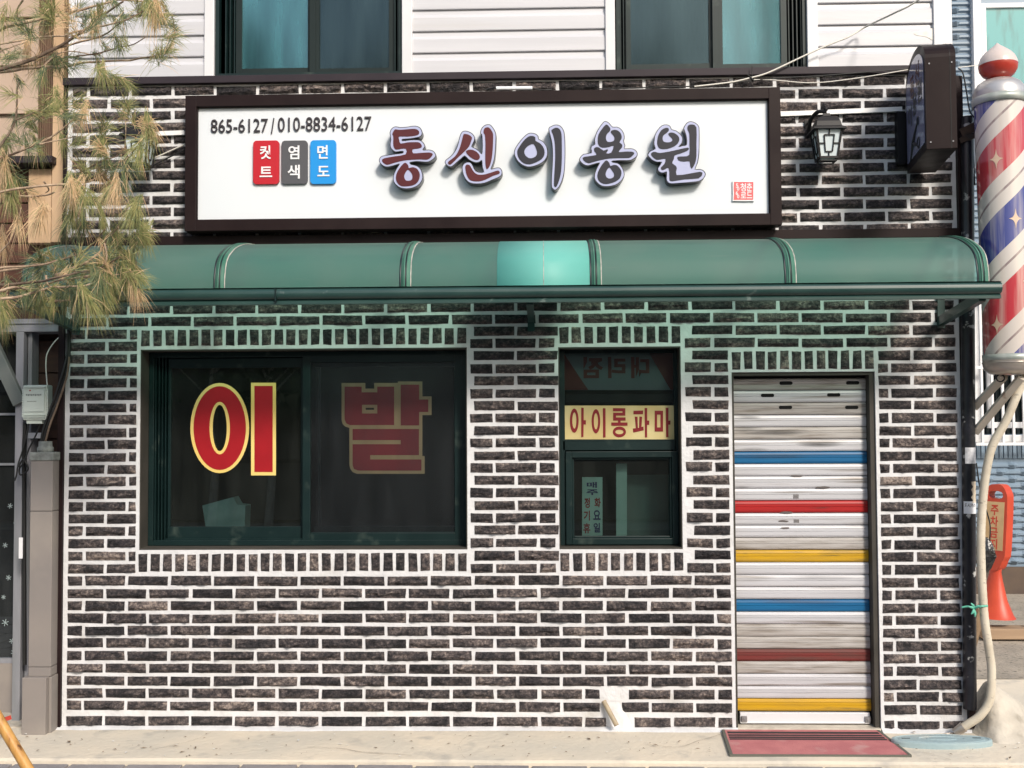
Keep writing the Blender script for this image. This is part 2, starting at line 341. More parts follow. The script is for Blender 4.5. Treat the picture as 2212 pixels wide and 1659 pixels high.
    green_s=pbr('mint_string', (.12, .45, .33), None, rough=.5), bag=pbr('black_plastic_bag', (.012, .012, .013), None, rough=.2, bump=.9, bscale=30),
    red_p=pbr('ball_red', (.42, .045, .03), (.36, .035, .025), 8, rough=.25, spec=.6),
    pearl=pbr('ball_cream', (.62, .55, .52), (.56, .46, .42), 4, rough=.3),
    alu=pbr('brushed_dome', (.62, .60, .58), (.50, .47, .44), 3, rough=.3, metal=.55, stretch=(1, 1, 8)),
    band=pbr('checker_band', (.30, .34, .31), (.46, .48, .45), 14, rough=.4, metal=.2, stretch=(1, 1, .01)),
    capm=pbr('pearly_cap', (.46, .41, .36), (.38, .33, .29), 6, rough=.28, metal=.5, stretch=(1, 1, 6)),
    gold_s=pbr('pale_gold_star', (.62, .46, .34), None, rough=.35),
    green_rib=pbr('green_aluminium', (.040, .14, .10), (.08, .20, .15), 8, rough=.45, spec=.3),
    rubber=pbr('black_rubber', (.012, .016, .022), None, rough=.35), seal_w=pbr('old_silicone', (.58, .53, .48), (.32, .30, .28), 30, rough=.6, stretch=(1, 1, 1)),
    gutter=pbr('green_gutter', (.016, .048, .044), (.026, .062, .056), 5, rough=.33, spec=.55, dirt=(.1, .14, .13), dscale=14, dlo=.68, dhi=.74),
    cyanbox=pbr('turquoise_box', (.15, .55, .55), None, rough=.6), duct=pbr('white_duct', (.82, .81, .79), None, rough=.4),
    facade=pbr('opposite_facade', (.17, .14, .115), (.10, .09, .07), 1, rough=.9), hedge=pbr('opposite_foliage', (.09, .11, .05), (.14, .15, .07), 3, rough=.8),
    plast=pbr('grey_sheet', (.35, .4, .42), None, rough=.6), slot=pbr('slot_black', (.004, .004, .004), None, rough=1),
    mint=pbr('mint_curtain_strip', (.42, .72, .66), (.36, .64, .58), 6, rough=.7), bluev=pbr('blue_print', (.012, .03, .15), None, rough=.6),
    redprint=pbr('red_print', (.30, .03, .03), None, rough=.6),
)
MAT['scuff'] = pbr('scuff', (.10, .085, .08), None, rough=.8)
def soot(mat, blobs, col=(.025, .022, .02)):
    t = mat.node_tree; L = t.links; b = t.nodes['Principled BSDF']; src = b.inputs['Base Color'].links[0].from_socket
    tc = t.nodes.new('ShaderNodeTexCoord'); sx = t.nodes.new('ShaderNodeSeparateXYZ'); L.new(tc.outputs['Object'], sx.inputs[0])
    n = t.nodes.new('ShaderNodeTexNoise'); n.inputs['Scale'].default_value = 9; n.inputs['Detail'].default_value = 5; mp = t.nodes.new('ShaderNodeMapping'); mp.inputs['Scale'].default_value = (.5, 1, 3); L.new(tc.outputs['Object'], mp.inputs[0]); L.new(mp.outputs[0], n.inputs['Vector'])
    acc = None
    def mth(op, a, b_, clamp=False):
        m_ = t.nodes.new('ShaderNodeMath'); m_.operation = op; m_.use_clamp = clamp
        for i, v in enumerate((a, b_)):
            if isinstance(v, (int, float)): m_.inputs[i].default_value = v
            elif v is not None: L.new(v, m_.inputs[i])
        return m_.outputs[0]
    for cx_, cz_, rx_, rz_, k in blobs:
        dx = mth('DIVIDE', mth('SUBTRACT', sx.outputs[0], cx_ - 2.57), rx_); dz = mth('DIVIDE', mth('SUBTRACT', sx.outputs[2], cz_), rz_)
        d = mth('ADD', mth('MULTIPLY', dx, dx), mth('MULTIPLY', dz, dz)); g = mth('MULTIPLY', mth('SUBTRACT', 1.0, d, True), k)
        acc = g if acc is None else mth('MAXIMUM', acc, g)
    f = mth('MULTIPLY', acc, mth('MULTIPLY_ADD', n.outputs[0], 1.0) if False else mth('ADD', mth('MULTIPLY', n.outputs[0], 1.6), -.1, True), True)
    mx = t.nodes.new('ShaderNodeMix'); mx.data_type = 'RGBA'; L.new(f, mx.inputs[0]); L.new(src, mx.inputs[6]); mx.inputs[7].default_value = (*col, 1); L.new(mx.outputs[2], b.inputs['Base Color'])
SOOT = [(4.26, 1.93, .5, .03, .35), (4.26, 1.80, .5, .02, .3), (4.10, 1.675, .22, .022, 1.0), (3.95, 1.69, .12, .018, .9), (4.36, 1.605, .14, .020, .95), (3.98, 1.575, .10, .014, .5), (4.10, 1.535, .30, .016, .6), (3.95, 1.76, .09, .012, .7), (4.15, 1.63, .3, .012, .35), (3.92, 1.36, .05, .008, .6), (4.5, .98, .18, .012, .35), (4.35, .84, .2, .02, .4), (4.0, .72, .25, .012, .2), (4.25, .425, .4, .018, .5)]
for k in ('slat_w', 'slat_g', 'slat_b', 'slat_y'): soot(MAT[k], SOOT)
def canopy_mat(name, diff, trans, tfac, dusty, clear):
    m, t, b, out = nodes(name); L = t.links
    tc = t.nodes.new('ShaderNodeTexCoord'); n = t.nodes.new('ShaderNodeTexNoise'); n.inputs['Scale'].default_value = 2.2; n.inputs['Detail'].default_value = 8; L.new(tc.outputs['Object'], n.inputs['Vector'])
    r = t.nodes.new('ShaderNodeMapRange'); r.inputs[1].default_value = .35; r.inputs[2].default_value = .75; L.new(n.outputs[0], r.inputs[0])
    # dust settles near the top of the curve (height above the eave)
    sx = t.nodes.new('ShaderNodeSeparateXYZ'); L.new(tc.outputs['Object'], sx.inputs[0]); zr = t.nodes.new('ShaderNodeMapRange'); zr.inputs[1].default_value = .25; zr.inputs[2].default_value = .335; L.new(sx.outputs[2], zr.inputs[0])
    ad = t.nodes.new('ShaderNodeMath'); ad.operation = 'MULTIPLY_ADD'; ad.inputs[1].default_value = .45; ad.use_clamp = True; L.new(r.outputs[0], ad.inputs[0]); L.new(zr.outputs[0], ad.inputs[2])
    n3 = t.nodes.new('ShaderNodeTexNoise'); n3.inputs['Scale'].default_value = 3.5; n3.inputs['Detail'].default_value = 7; mp3 = t.nodes.new('ShaderNodeMapping'); mp3.inputs['Rotation'].default_value = (0, R(24), 0); mp3.inputs['Scale'].default_value = (.8, 1, 16); L.new(tc.outputs['Object'], mp3.inputs[0]); L.new(mp3.outputs[0], n3.inputs['Vector'])
    r3 = t.nodes.new('ShaderNodeMapRange'); r3.inputs[1].default_value = .66; r3.inputs[2].default_value = .80; r3.inputs[4].default_value = .9; L.new(n3.outputs[0], r3.inputs[0]); ad2 = t.nodes.new('ShaderNodeMath'); ad2.operation = 'ADD'; ad2.use_clamp = True; L.new(ad.outputs[0], ad2.inputs[0]); L.new(r3.outputs[0], ad2.inputs[1]); ad = ad2
    mx = t.nodes.new('ShaderNodeMix'); mx.data_type = 'RGBA'; mx.inputs[6].default_value = (*diff, 1); mx.inputs[7].default_value = (*dusty, 1); L.new(ad.outputs[0], mx.inputs[0]); L.new(mx.outputs[2], b.inputs['Base Color'])
    b.inputs['Roughness'].default_value = .5; b.inputs['Specular IOR Level'].default_value = .3
    tr = t.nodes.new('ShaderNodeBsdfTranslucent'); tr.inputs[0].default_value = (*trans, 1)
    ms = t.nodes.new('ShaderNodeMixShader'); ms.inputs[0].default_value = tfac; L.new(b.outputs[0], ms.inputs[1]); L.new(tr.outputs[0], ms.inputs[2])
    tp = t.nodes.new('ShaderNodeBsdfTransparent'); tp.inputs[0].default_value = (*trans, 1)
    m2 = t.nodes.new('ShaderNodeMixShader'); m2.inputs[0].default_value = clear; L.new(ms.outputs[0], m2.inputs[1]); L.new(tp.outputs[0], m2.inputs[2]); L.new(m2.outputs[0], out.inputs[0])
    return m
MAT['poly'] = canopy_mat('green_polycarbonate', (.115, .26, .235), (.58, 1.0, .83), .22, (.28, .34, .31), .47)
MAT['patch'] = canopy_mat('turquoise_patch', (.12, .44, .39), (.35, .9, .8), .12, (.24, .52, .46), .05)
def pole_mat():
    m, t, b, out = nodes('barber_stripes'); L = t.links
    tc = t.nodes.new('ShaderNodeTexCoord'); sx = t.nodes.new('ShaderNodeSeparateXYZ'); L.new(tc.outputs['Object'], sx.inputs[0])
    def math_(op, a, b_=None, c=None):
        n = t.nodes.new('ShaderNodeMath'); n.operation = op
        for i, v in enumerate((a, b_, c)):
            if v is None: continue
            if isinstance(v, (int, float)): n.inputs[i].default_value = v
            else: L.new(v, n.inputs[i])
        return n.outputs[0]
    ny = math_('MULTIPLY', sx.outputs[1], -1.0)
    th = math_('ARCTAN2', sx.outputs[0], ny)
    ph = math_('MULTIPLY_ADD', th, -1 / (2 * math.pi), math_('MULTIPLY', sx.outputs[2], 1 / .82))
    fr = math_('FRACT', math_('ADD', ph, 10 + .093))
    r = t.nodes.new('ShaderNodeValToRGB'); r.color_ramp.interpolation = 'CONSTANT'; e = r.color_ramp.elements
    wh = (.60, .55, .51, 1); red = (.46, .045, .060, 1); bl = (.045, .055, .24, 1); gr = (.26, .20, .20, 1)
    st = [(0, bl), (.27, wh), (.375, gr), (.392, wh), (.5, red), (.77, wh), (.875, gr), (.892, wh)]
    e[0].position = 0; e[0].color = bl; e[1].position = .27; e[1].color = wh
    for p, c in st[2:]:
        x = e.new(p); x.color = c
    L.new(fr, r.inputs[0])
    n = t.nodes.new('ShaderNodeTexNoise'); n.inputs['Scale'].default_value = 3; mp = t.nodes.new('ShaderNodeMapping'); mp.inputs['Scale'].default_value = (9, 9, .5); L.new(tc.outputs['Object'], mp.inputs[0]); L.new(mp.outputs[0], n.inputs['Vector']); n.inputs['Detail'].default_value = 6
    rr = t.nodes.new('ShaderNodeMapRange'); rr.inputs[1].default_value = .45; rr.inputs[2].default_value = .72; rr.inputs[4].default_value = .55; L.new(n.outputs[0], rr.inputs[0])
    mx = t.nodes.new('ShaderNodeMix'); mx.data_type = 'RGBA'; L.new(rr.outputs[0], mx.inputs[0]); L.new(r.outputs[0], mx.inputs[6]); mx.inputs[7].default_value = (.60, .53, .47, 1)
    L.new(mx.outputs[2], b.inputs['Base Color']); b.inputs['Roughness'].default_value = .14; b.inputs['Coat Weight'].default_value = .6; b.inputs['Coat Roughness'].default_value = .05
    return m
MAT['stripes'] = pole_mat()

# ------------------------------------------------------------------ ground
mb = MB(); mb.add([(-200, -200, -.16), (200, -200, -.16), (200, 200, -.16), (-200, 200, -.16)], [(0, 1, 2, 3)])
tag(build(mb, 'ground', MAT['gravel']), kind='structure')
mb = MB(); mb.box(-30, 30, -12.5, -3.2, -.2, -.15)
tag(build(mb, 'road', MAT['asphalt']), kind='structure')
# paved path: joint sheet + paver stones
mb = MB(); mb.box(-6, 12, -3.2, -.50, -.19, -.042, 1); rnd = random.Random(3)
for j in range(13):
    y1 = -.552 - j * .2
    x = -6 + (j % 2) * .15
    while x < 12:
        w = .297; dx = rnd.uniform(-.003, .003); dz = rnd.uniform(-.003, .003)
        mb.box(x + .006 + dx, x + w - .006, y1 - .19, y1, -.12, -.030 + dz, 0); x += w + .003
tag(build(mb, 'paved_path', [MAT['paver'], MAT['joint']], bevel=.004), kind='structure')
# concrete apron: slopes from the wall foot to the path
mb = MB(); nx = 150; prof = [(6.0, 0.0), (.9, 0.0), (.02, 0.0), (-.1, -.001), (-.2, -.002), (-.3, -.003), (-.4, -.004), (-.5, -.006), (-.53, -.008), (-.545, -.018), (-.548, -.2)]
xs = [-8 + 20 * i / nx for i in range(nx + 1)]; vs = []
for x in xs:
    for k, (y, z) in enumerate(prof):
        d = noise.noise(Vector((x * 1.3, y * 3, 0))) * .006 if 2 < k < 9 else 0
        e = noise.noise(Vector((x * 2.1, 7, 0))) * .008 if k in (8, 9, 10) else 0
        vs.append((x, y + e, z + d))
K = len(prof)
mb.add(vs, [(i * K + k, i * K + k + 1, (i + 1) * K + k + 1, (i + 1) * K + k) for i in range(nx) for k in range(K - 1)], 0, False)
tag(build(mb, 'pavement', MAT['conc']), kind='structure')

# ------------------------------------------------------------------ shop building
shop = thing('shop_building', (2.57, 0, 0), 'barber shop with dark split-face bricks in white mortar and white siding above', 'building')
WX = 5.14
W1 = (.441, 2.339, 1.014, 2.172); W2 = (2.864, 3.564, 1.014, 2.169); DR = (3.852, 4.662, -.01, 2.018)
U1 = (.895, 1.967, 3.785, 5.25); U2 = (3.214, 4.310, 3.775, 5.25)
def wall_sheet(mb, x0, x1, z0, z1, holes, y, depth, mi=0):
    xs = sorted({x0, x1, *[h[0] for h in holes], *[h[1] for h in holes]}); zs = sorted({z0, z1, *[h[2] for h in holes], *[h[3] for h in holes]})
    xs = [x for x in xs if x0 <= x <= x1]; zs = [z for z in zs if z0 <= z <= z1]
    for i in range(len(xs) - 1):
        for j in range(len(zs) - 1):
            cx, cz = (xs[i] + xs[i + 1]) / 2, (zs[j] + zs[j + 1]) / 2
            if any(h[0] < cx < h[1] and h[2] < cz < h[3] for h in holes): continue
            mb.quad((xs[i], y, zs[j]), (xs[i + 1], y, zs[j]), (xs[i + 1], y, zs[j + 1]), (xs[i], y, zs[j + 1]), mi)
    for h in holes:
        a, b, c, d = h
        mb.quad((a, y, c), (a, y + depth, c), (a, y + depth, d), (a, y, d), mi); mb.quad((b, y, c), (b, y, d), (b, y + depth, d), (b, y + depth, c), mi)
        mb.quad((a, y, d), (a, y + depth, d), (b, y + depth, d), (b, y, d), mi); mb.quad((a, y, c), (b, y, c), (b, y + depth, c), (a, y + depth, c), mi)
mb = MB(); wall_sheet(mb, 0, WX, -.05, 3.74, [W1, W2, DR], 0, .035)
build(mb, 'mortar', MAT['mortar'], shop)
# masonry core behind the facing (sides, back, roof) with the same openings
mb = MB(); wall_sheet(mb, -.001, WX - .001, -.1, 3.745, [W1, W2, DR], .035, .16)
mb.quad((0, 0, -.1), (0, 4.8, -.1), (0, 4.8, 3.745), (0, 0, 3.745)); mb.quad((WX, 0, -.1), (WX, 0, 3.745), (WX, 4.8, 3.745), (WX, 4.8, -.1))
build(mb, 'wall', MAT['mortar'], shop)
# interior
mb = MB()
for z0, z1 in ((0, 3.2), (3.4, 6.3)):
    mb.quad((.05, 2.6, z0), (5.09, 2.6, z0), (5.09, 2.6, z1), (.05, 2.6, z1)); mb.quad((.05, .2, z0), (.05, 2.6, z0), (.05, 2.6, z1), (.05, .2, z1)); mb.quad((5.09, .2, z0), (5.09, .2, z1), (5.09, 2.6, z1), (5.09, 2.6, z0))
    mb.quad((.05, .2, z0), (5.09, .2, z0), (5.09, 2.6, z0), (.05, 2.6, z0)); mb.quad((.05, .2, z1), (.05, 2.6, z1), (5.09, 2.6, z1), (5.09, .2, z1))
build(mb, 'interior', MAT['dark'], shop)
# bricks
mb = MB(); rnd = random.Random(11)
EXC = [(.430, 2.348, .878, 2.300), (2.852, 3.578, .878, 2.300), (3.842, 4.672, -1, 2.152)]
def brick(x0, x1, z0, z1, vert=False):
    if x1 - x0 < .025 or z1 - z0 < .015: return
    j = .0026; z0 += rnd.uniform(-.0022, .0012) + .0035 * noise.noise(Vector((x0 * .9, z0 * 14, 2))); z1 += rnd.uniform(-.0012, .0022) + .0035 * noise.noise(Vector((x0 * .9, z1 * 14 - .7, 2))); seed = Vector((rnd.uniform(0, 99), rnd.uniform(0, 99), 0))
    c = [(x0 + rnd.uniform(-j, j), z0 + rnd.uniform(-j, j)), (x1 + rnd.uniform(-j, j), z0 + rnd.uniform(-j, j)), (x1 + rnd.uniform(-j, j), z1 + rnd.uniform(-j, j)), (x0 + rnd.uniform(-j, j), z1 + rnd.uniform(-j, j))]
    nx = max(3, int((x1 - x0) / (.011 if vert else .015))); nz = max(4, int((z1 - z0) / (.015 if vert else .009)))
    ridge = rnd.uniform(.22, .5); amp = rnd.uniform(.75, 1.5); vs = []
    mb.tint = min(1, max(0, rnd.gauss(.50, .11)))
    for b in range(nz + 1):
        for a in range(nx + 1):
            u, v = a / nx, b / nz
            x = (c[0][0] * (1 - u) + c[1][0] * u) * (1 - v) + (c[3][0] * (1 - u) + c[2][0] * u) * v
            z = (c[0][1] * (1 - u) + c[1][1] * u) * (1 - v) + (c[3][1] * (1 - u) + c[2][1] * u) * v
            e = min(u, 1 - u) * (x1 - x0); f = min(v, 1 - v) * (z1 - z0); edge = min(1, min(e, f) / .007)
            q = Vector((x * 22, z * 30, 0)) + seed; nn = noise.noise(q) + .5 * noise.noise(q * 2.3) + .3 * noise.noise(q * 5)
            if vert: g = 1 - abs(u - ridge) / max(ridge, 1 - ridge)
            else:
                rl = ridge + .22 * noise.noise(Vector((x * 16, 3, 0)) + seed) + .1 * noise.noise(Vector((x * 50, 9, 0)) + seed)
                g = (1 - (v - rl) / (1 - rl)) if v > rl else (max(0, 1 - (rl - v) * 4.5))
            h = .0015 + edge * (.004 + amp * (.0135 * g + .0085 * nn + .004 * noise.noise(q * 11)))
            wob = (1 - edge) * .0012
            vs.append((x + wob * noise.noise(q * 3), -max(.0006, h), z + wob * noise.noise(q * 3 + Vector((5, 5, 0)))))
    n1 = nx + 1
    mb.add(vs, [(b * n1 + a, b * n1 + a + 1, (b + 1) * n1 + a + 1, (b + 1) * n1 + a) for b in range(nz) for a in range(nx)], 0, False)
    # rim down into the mortar
    rim = [a for a in range(nx + 1)] + [b * n1 + nx for b in range(1, nz + 1)] + [nz * n1 + a for a in range(nx - 1, -1, -1)] + [b * n1 for b in range(nz - 1, 0, -1)]
    rv = [vs[i] for i in rim]; n = len(rv)
    mb.add(rv + [(v[0], .004, v[2]) for v in rv], [((i + 1) % n, i, n + i, n + (i + 1) % n) for i in range(n)], 0, False)
def row(k, zc, h, lo=None, hi=None):
    ph = .254 if k % 2 else .130
    zs = (-.012 if zc < 2.45 else 0)
    x = ph - .25 * 2
    while x < WX:
        segs = [(max(x, .028), min(x + .231, 5.119))]
        z0, z1 = zc - h / 2, zc + h / 2
        if lo: z0 = max(z0, lo)
        if hi: z1 = min(z1, hi)
        for ex in EXC + [(3.095, 3.200, .08, .2), (3.128, 3.272, 0, .08)]:
            if ex[2] < zc < ex[3]:
                ns = []
                for a, b in segs:
                    if b <= ex[0] + .012 or a >= ex[1] - .012: ns.append((a, b))
                    else:
                        if a < ex[0] - .01: ns.append((a, min(b, ex[0] - .010)))
                        if b > ex[1] + .01: ns.append((max(a, ex[1] + .010), b))
                segs = ns
        for a, b in segs:
            if b - a > .024:
                s = zs * min(1, max(0, (a - 3.6) / 1.1)); brick(a, b, z0 + s, z1 + s)
        x += .25
row(-1, .0405, .051)
for k in range(0, 51):
    zc = .125 + .07125 * k
    if 2.80 < zc < 2.83: row(k, zc + .016, .032)
    elif 2.44 < zc < 2.80 or zc < 2.44 or zc > 2.83: row(k, zc, .051)
def soldiers(x0, x1, z0, z1, n):
    p = (x1 - x0) / n
    for i in range(n): brick(x0 + i * p + .010, x0 + (i + 1) * p - .010, z0, z1, True)
soldiers(.436, 2.345, 2.193, 2.284, 27); soldiers(2.862, 3.575, 2.190, 2.284, 10); soldiers(3.846, 4.666, 2.036, 2.136, 11 + 1)
soldiers(.430, 2.345, .893, .992, 27); soldiers(2.860, 3.578, .893, .992, 10)
build(mb, 'brick_facing', MAT['brick'], shop, tint=True)
# foot fillet of white mortar
mb = MB(); vs = []; nx = 260
for i in range(nx + 1):
    x = -.02 + 5.2 * i / nx; w = .045 + .02 * noise.noise(Vector((x * 2.4, 0, 0))) + .012 * noise.noise(Vector((x * 11, 0, 4)))
    zt = .013 + .004 * noise.noise(Vector((x * 5, 2, 0)))
    vs += [(x, -.0025, zt), (x, -.0135, zt - .003), (x, -.02 - w * .4, .001), (x, -w - .03, -.012), (x, -w - .032, -.03)]
door_gap = lambda x: DR[0] < x < DR[1]
mb.add(vs, [(i * 5 + k, i * 5 + k + 1, (i + 1) * 5 + k + 1, (i + 1) * 5 + k) for i in range(nx) if not door_gap(-.02 + 5.2 * (i + .5) / nx) for k in range(4)], 0, True)
build(mb, 'mortar_foot', MAT['mortar'], shop)
# mortar lump round the drain pipe
mb = MB(); vs = []
NU, NV = 16, 10
for j in range(NV + 1):
    for i in range(NU + 1):
        u, v = i / NU, j / NV; x = 3.102 + .092 * u + (1 - v) * (.03 + .06 * u); z = -.005 + .160 * v
        e = min(1, min(u, 1 - u, 1 - v) * 6); vs.append((x, -.003 - e * (.003 + .008 * (1 - v) + .005 * noise.noise(Vector((x * 30, z * 30, 1)))), z))
mb.add(vs, [(j * (NU + 1) + i, j * (NU + 1) + i + 1, (j + 1) * (NU + 1) + i + 1, (j + 1) * (NU + 1) + i) for j in range(NV) for i in range(NU)], 0, True)
build(mb, 'mortar_patch', MAT['mortar'], shop)
# edge trims
for bb in ((-.034, 0, -.02, .03, .0, 2.80), (-.018, 0, -.02, .03, 2.80, 3.722), (5.141, 5.176, -.03, .03, .02, 3.70)):
    mb = MB(); mb.box(*bb); build(mb, 'corner_trim', MAT['brownmetal'], shop)
mb = MB(); mb.box(-.02, 5.02, -.035, .06, 3.722, 3.765); build(mb, 'ledge_trim', MAT['plum'], shop, bevel=.003)
mb = MB(); mb.box(-.02, 5.14, -.04, .0, 2.775, 2.826); build(mb, 'flashing', MAT['brownmetal'], shop, bevel=.002)
# siding: dutch-lap boards
mb = MB(); holes = [U1, U2]
P_ = .1272; z = 3.765; rows = []
rnd = random.Random(5)
def lap(x0, x1, z0, z1):
    zz = z0; y = .02
    while zz < z1:
        t = min(zz + P_, z1)
        pr = [(-.010 + y, zz), (-.012 + y, zz + .004), (-.012 + y, zz + .078), (-.001 + y, zz + .098), (y + .002, zz + P_ - .002), (y + .004, zz + P_)]
        pr = [(a, b) for a, b in pr if b <= z1 + .001]
        vs = []
        for a, b in pr: vs += [(x0, a, b), (x1, a, b)]
        mb.add(vs, [(2 * i, 2 * i + 1, 2 * i + 3, 2 * i + 2) for i in range(len(pr) - 1)], 0, False)
        mb.quad((x0, y - .010, zz), (x0, y + .006, zz), (x1, y + .006, zz), (x1, y - .010, zz), 0)
        zz += P_
lap(.028, .812, 3.768, 6.2); lap(2.028, 3.152, 3.768, 6.2); lap(4.372, 5.03, 3.768, 6.2)
lap(.812, 2.028, 5.3, 6.2); lap(3.152, 4.372, 5.3, 6.2)
mb.quad((0, .03, 3.745), (0, 4.8, 3.745), (0, 4.8, 6.2), (0, .03, 6.2)); mb.quad((WX, .03, 3.745), (WX, .03, 6.2), (WX, 4.8, 6.2), (WX, 4.8, 3.745))
build(mb, 'siding', MAT['siding'], shop)
for a, b in ((.0, .028), (.805, .862), (1.967, 2.028), (3.150, 3.206), (4.310, 4.372), (5.03, 5.135)): mb = MB(); mb.box(a, b, -.006, .06, 3.766, 6.2); build(mb, 'siding_trim', MAT['whitetrim'], shop, bevel=.004)
for a, b in ((.862, 1.967), (3.206, 4.31)): mb = MB(); mb.box(a, b, -.004, .06, 5.24, 5.3); build(mb, 'siding_trim', MAT['whitetrim'], shop, bevel=.004)
mb = MB(); mb.box(-.1, 5.24, -.15, 4.9, 6.2, 6.35); build(mb, 'roof', MAT['brownmetal'], shop)
# silicone smear on the siding
mb = MB(); sm = smooth([(3415, 122), (3450, 108), (3500, 104), (3530, 112), (3528, 146), (3490, 150), (3460, 136), (3425, 130)], 3)
mb.poly([at(x * .5786, y * .5786, .0) for x, y in sm], [], .006, .004); build(mb, 'sealant_smear', pbr('smeared_sealant', (.62, .58, .52), (.75, .72, .68), 20, rough=.5), shop)

def window_upper(x0, x1, z0, z1, left_bright):
    w = MB()
    w.frame(x0 - (.0 if not left_bright else .03), x1, z0 - .015, z1, .022, .015, .06)
    fr = build(w, 'window', MAT['frame'], shop)
    ch = MB(); ch2 = MB()      # sliding channels
    if left_bright:
        for i in range(4): ch.box(x0 + .024 + i * .020, x0 + .030 + i * .020, .03 + i * .02, .13, z0 + .008, z1 - .022)
        for i in range(2): ch2.box(x1 - .030 - i * .018, x1 - .024 - i * .018, .03, .10, z0 + .008, z1 - .022)
    else:
        for i in range(3): ch.box(x0 + .024 + i * .018, x0 + .029 + i * .018, .03 + i * .015, .12, z0 + .008, z1 - .022)
        for i in range(5): ch2.box(x1 - .030 - i * .020, x1 - .024 - i * .020, .03 + i * .015, .13, z0 + .008, z1 - .022)
    build(ch, 'channel', MAT['frame'], fr); build(ch2, 'channel', MAT['frame'], fr)
    mid = (x0 + x1) / 2 - (.01 if left_bright else -.02)
    if left_bright:
        a0, a1, b0, b1 = x0 + .075, mid, mid + .03, x1 - .05
        gl, gr_, my = MAT['glass_up'], MAT['glass_scr'], .06
    else:
        a0, a1, b0, b1 = x0 + .055, mid, mid + .03, x1 - .105
        gl, gr_, my = MAT['glass_scr'], MAT['glass_up'], .06
    s = MB(); s.frame(a0, a1 + .012, z0 + .006, z1 - .022, .034, .075, .10); s.box(a0, a1, .076, .099, z0 + .03, z0 + .055)
    s.frame(b0 - .012, b1, z0 + .006, z1 - .022, .034, .05, .072); s.box(mid - .006, mid + .03, .045, .072, z0 + .006, z1 - .022)
    build(s, 'sash', MAT['framed'] if left_bright else MAT['frame'], fr)
    g = MB(); g.quad((a0 + .03, .088, z0 + .03), (a1 - .01, .088, z0 + .03), (a1 - .01, .088, z1 - .04), (a0 + .03, .088, z1 - .04)); build(g, 'pane', gl, fr)
    g = MB(); g.quad((b0 + .01, .062, z0 + .03), (b1 - .03, .062, z0 + .03), (b1 - .03, .062, z1 - .04), (b0 + .01, .062, z1 - .04)); build(g, 'pane', gr_, fr)
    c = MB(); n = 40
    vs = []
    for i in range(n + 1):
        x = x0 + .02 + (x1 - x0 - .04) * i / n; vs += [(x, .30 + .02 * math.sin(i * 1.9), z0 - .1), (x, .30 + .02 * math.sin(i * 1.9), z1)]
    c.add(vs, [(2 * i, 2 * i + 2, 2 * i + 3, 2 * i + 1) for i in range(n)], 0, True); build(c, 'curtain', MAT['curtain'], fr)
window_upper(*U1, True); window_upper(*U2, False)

# --- large lower window (two sliding sashes)
x0, x1, z0, z1 = W1
w = MB(); w.box(x0 + .001, x0 + .006, .003, .15, z0, z1); w.box(x1 - .006, x1 - .001, .003, .15, z0, z1); w.box(x0 + .006, x1 - .006, .003, .15, z0 + .001, z0 + .010); w.box(x0 + .006, x1 - .006, .003, .15, z1 - .008, z1 - .001)
build(w, 'window_reveal', MAT['reveal'], shop)
w = MB(); w.frame(x0 + .008, x1 - .008, z0 + .012, z1 - .010, .03, .115, .195)
win = build(w, 'window', MAT['frame'], shop, bevel=.002)
w = MB()
for i in range(4): w.box(x0 + .042 + i * .017, x0 + .048 + i * .017, .125 + i * .008, .19, z0 + .042, z1 - .04)
w.box(x0 + .11, x1 - .04, .128, .134, z0 + .042, z0 + .052); build(w, 'channel', MAT['frame'], win)
lx0, lx1 = x0 + .108, 1.372; rx0, rx1 = 1.362, x1 - .036
s = MB(); s.box(lx0, lx1, .158, .182, z0 + .042, z0 + .118); s.box(lx0, lx1, .158, .182, z1 - .10, z1 - .042); s.box(lx0, lx0 + .016, .158, .182, z0 + .118, z1 - .10); s.box(lx1 - .03, lx1, .158, .182, z0 + .118, z1 - .10)
build(s, 'sash', MAT['frame'], win, bevel=.002)
s = MB(); s.box(rx0 + .06, rx1, .158, .182, z0 + .042, z0 + .118); s.box(rx0 + .06, rx1, .158, .182, z1 - .10, z1 - .042); s.box(rx0 + .085, rx0 + .097, .154, .182, z0 + .118, z1 - .10); s.box(rx1 - .03, rx1, .158, .182, z0 + .118, z1 - .10)
build(s, 'sash', MAT['frame'], win, bevel=.002)
g = MB(); g.quad((lx0 + .01, .170, z0 + .11), (lx1 - .02, .170, z0 + .11), (lx1 - .02, .170, z1 - .09), (lx0 + .01, .170, z1 - .09)); build(g, 'pane', MAT['glass_lo'], win)
g = MB(); g.quad((rx0 + .07, .170, z0 + .11), (rx1 - .02, .170, z0 + .11), (rx1 - .02, .170, z1 - .09), (rx0 + .07, .170, z1 - .09)); build(g, 'pane', MAT['glass_lo'], win)
s = MB(); s.frame(rx0, rx1, z0 + .034, z1 - .030, .046, .118, .14); s.box(rx0 + .046, rx1 - .046, .121, .138, z0 + .08, z0 + .086); build(s, 'screen_frame', MAT['frame'], win, bevel=.002)
g = MB(); g.quad((rx0 + .04, .131, z0 + .07), (rx1 - .04, .131, z0 + .07), (rx1 - .04, .131, z1 - .07), (rx0 + .04, .131, z1 - .07)); build(g, 'insect_screen', MAT['screen'], win)
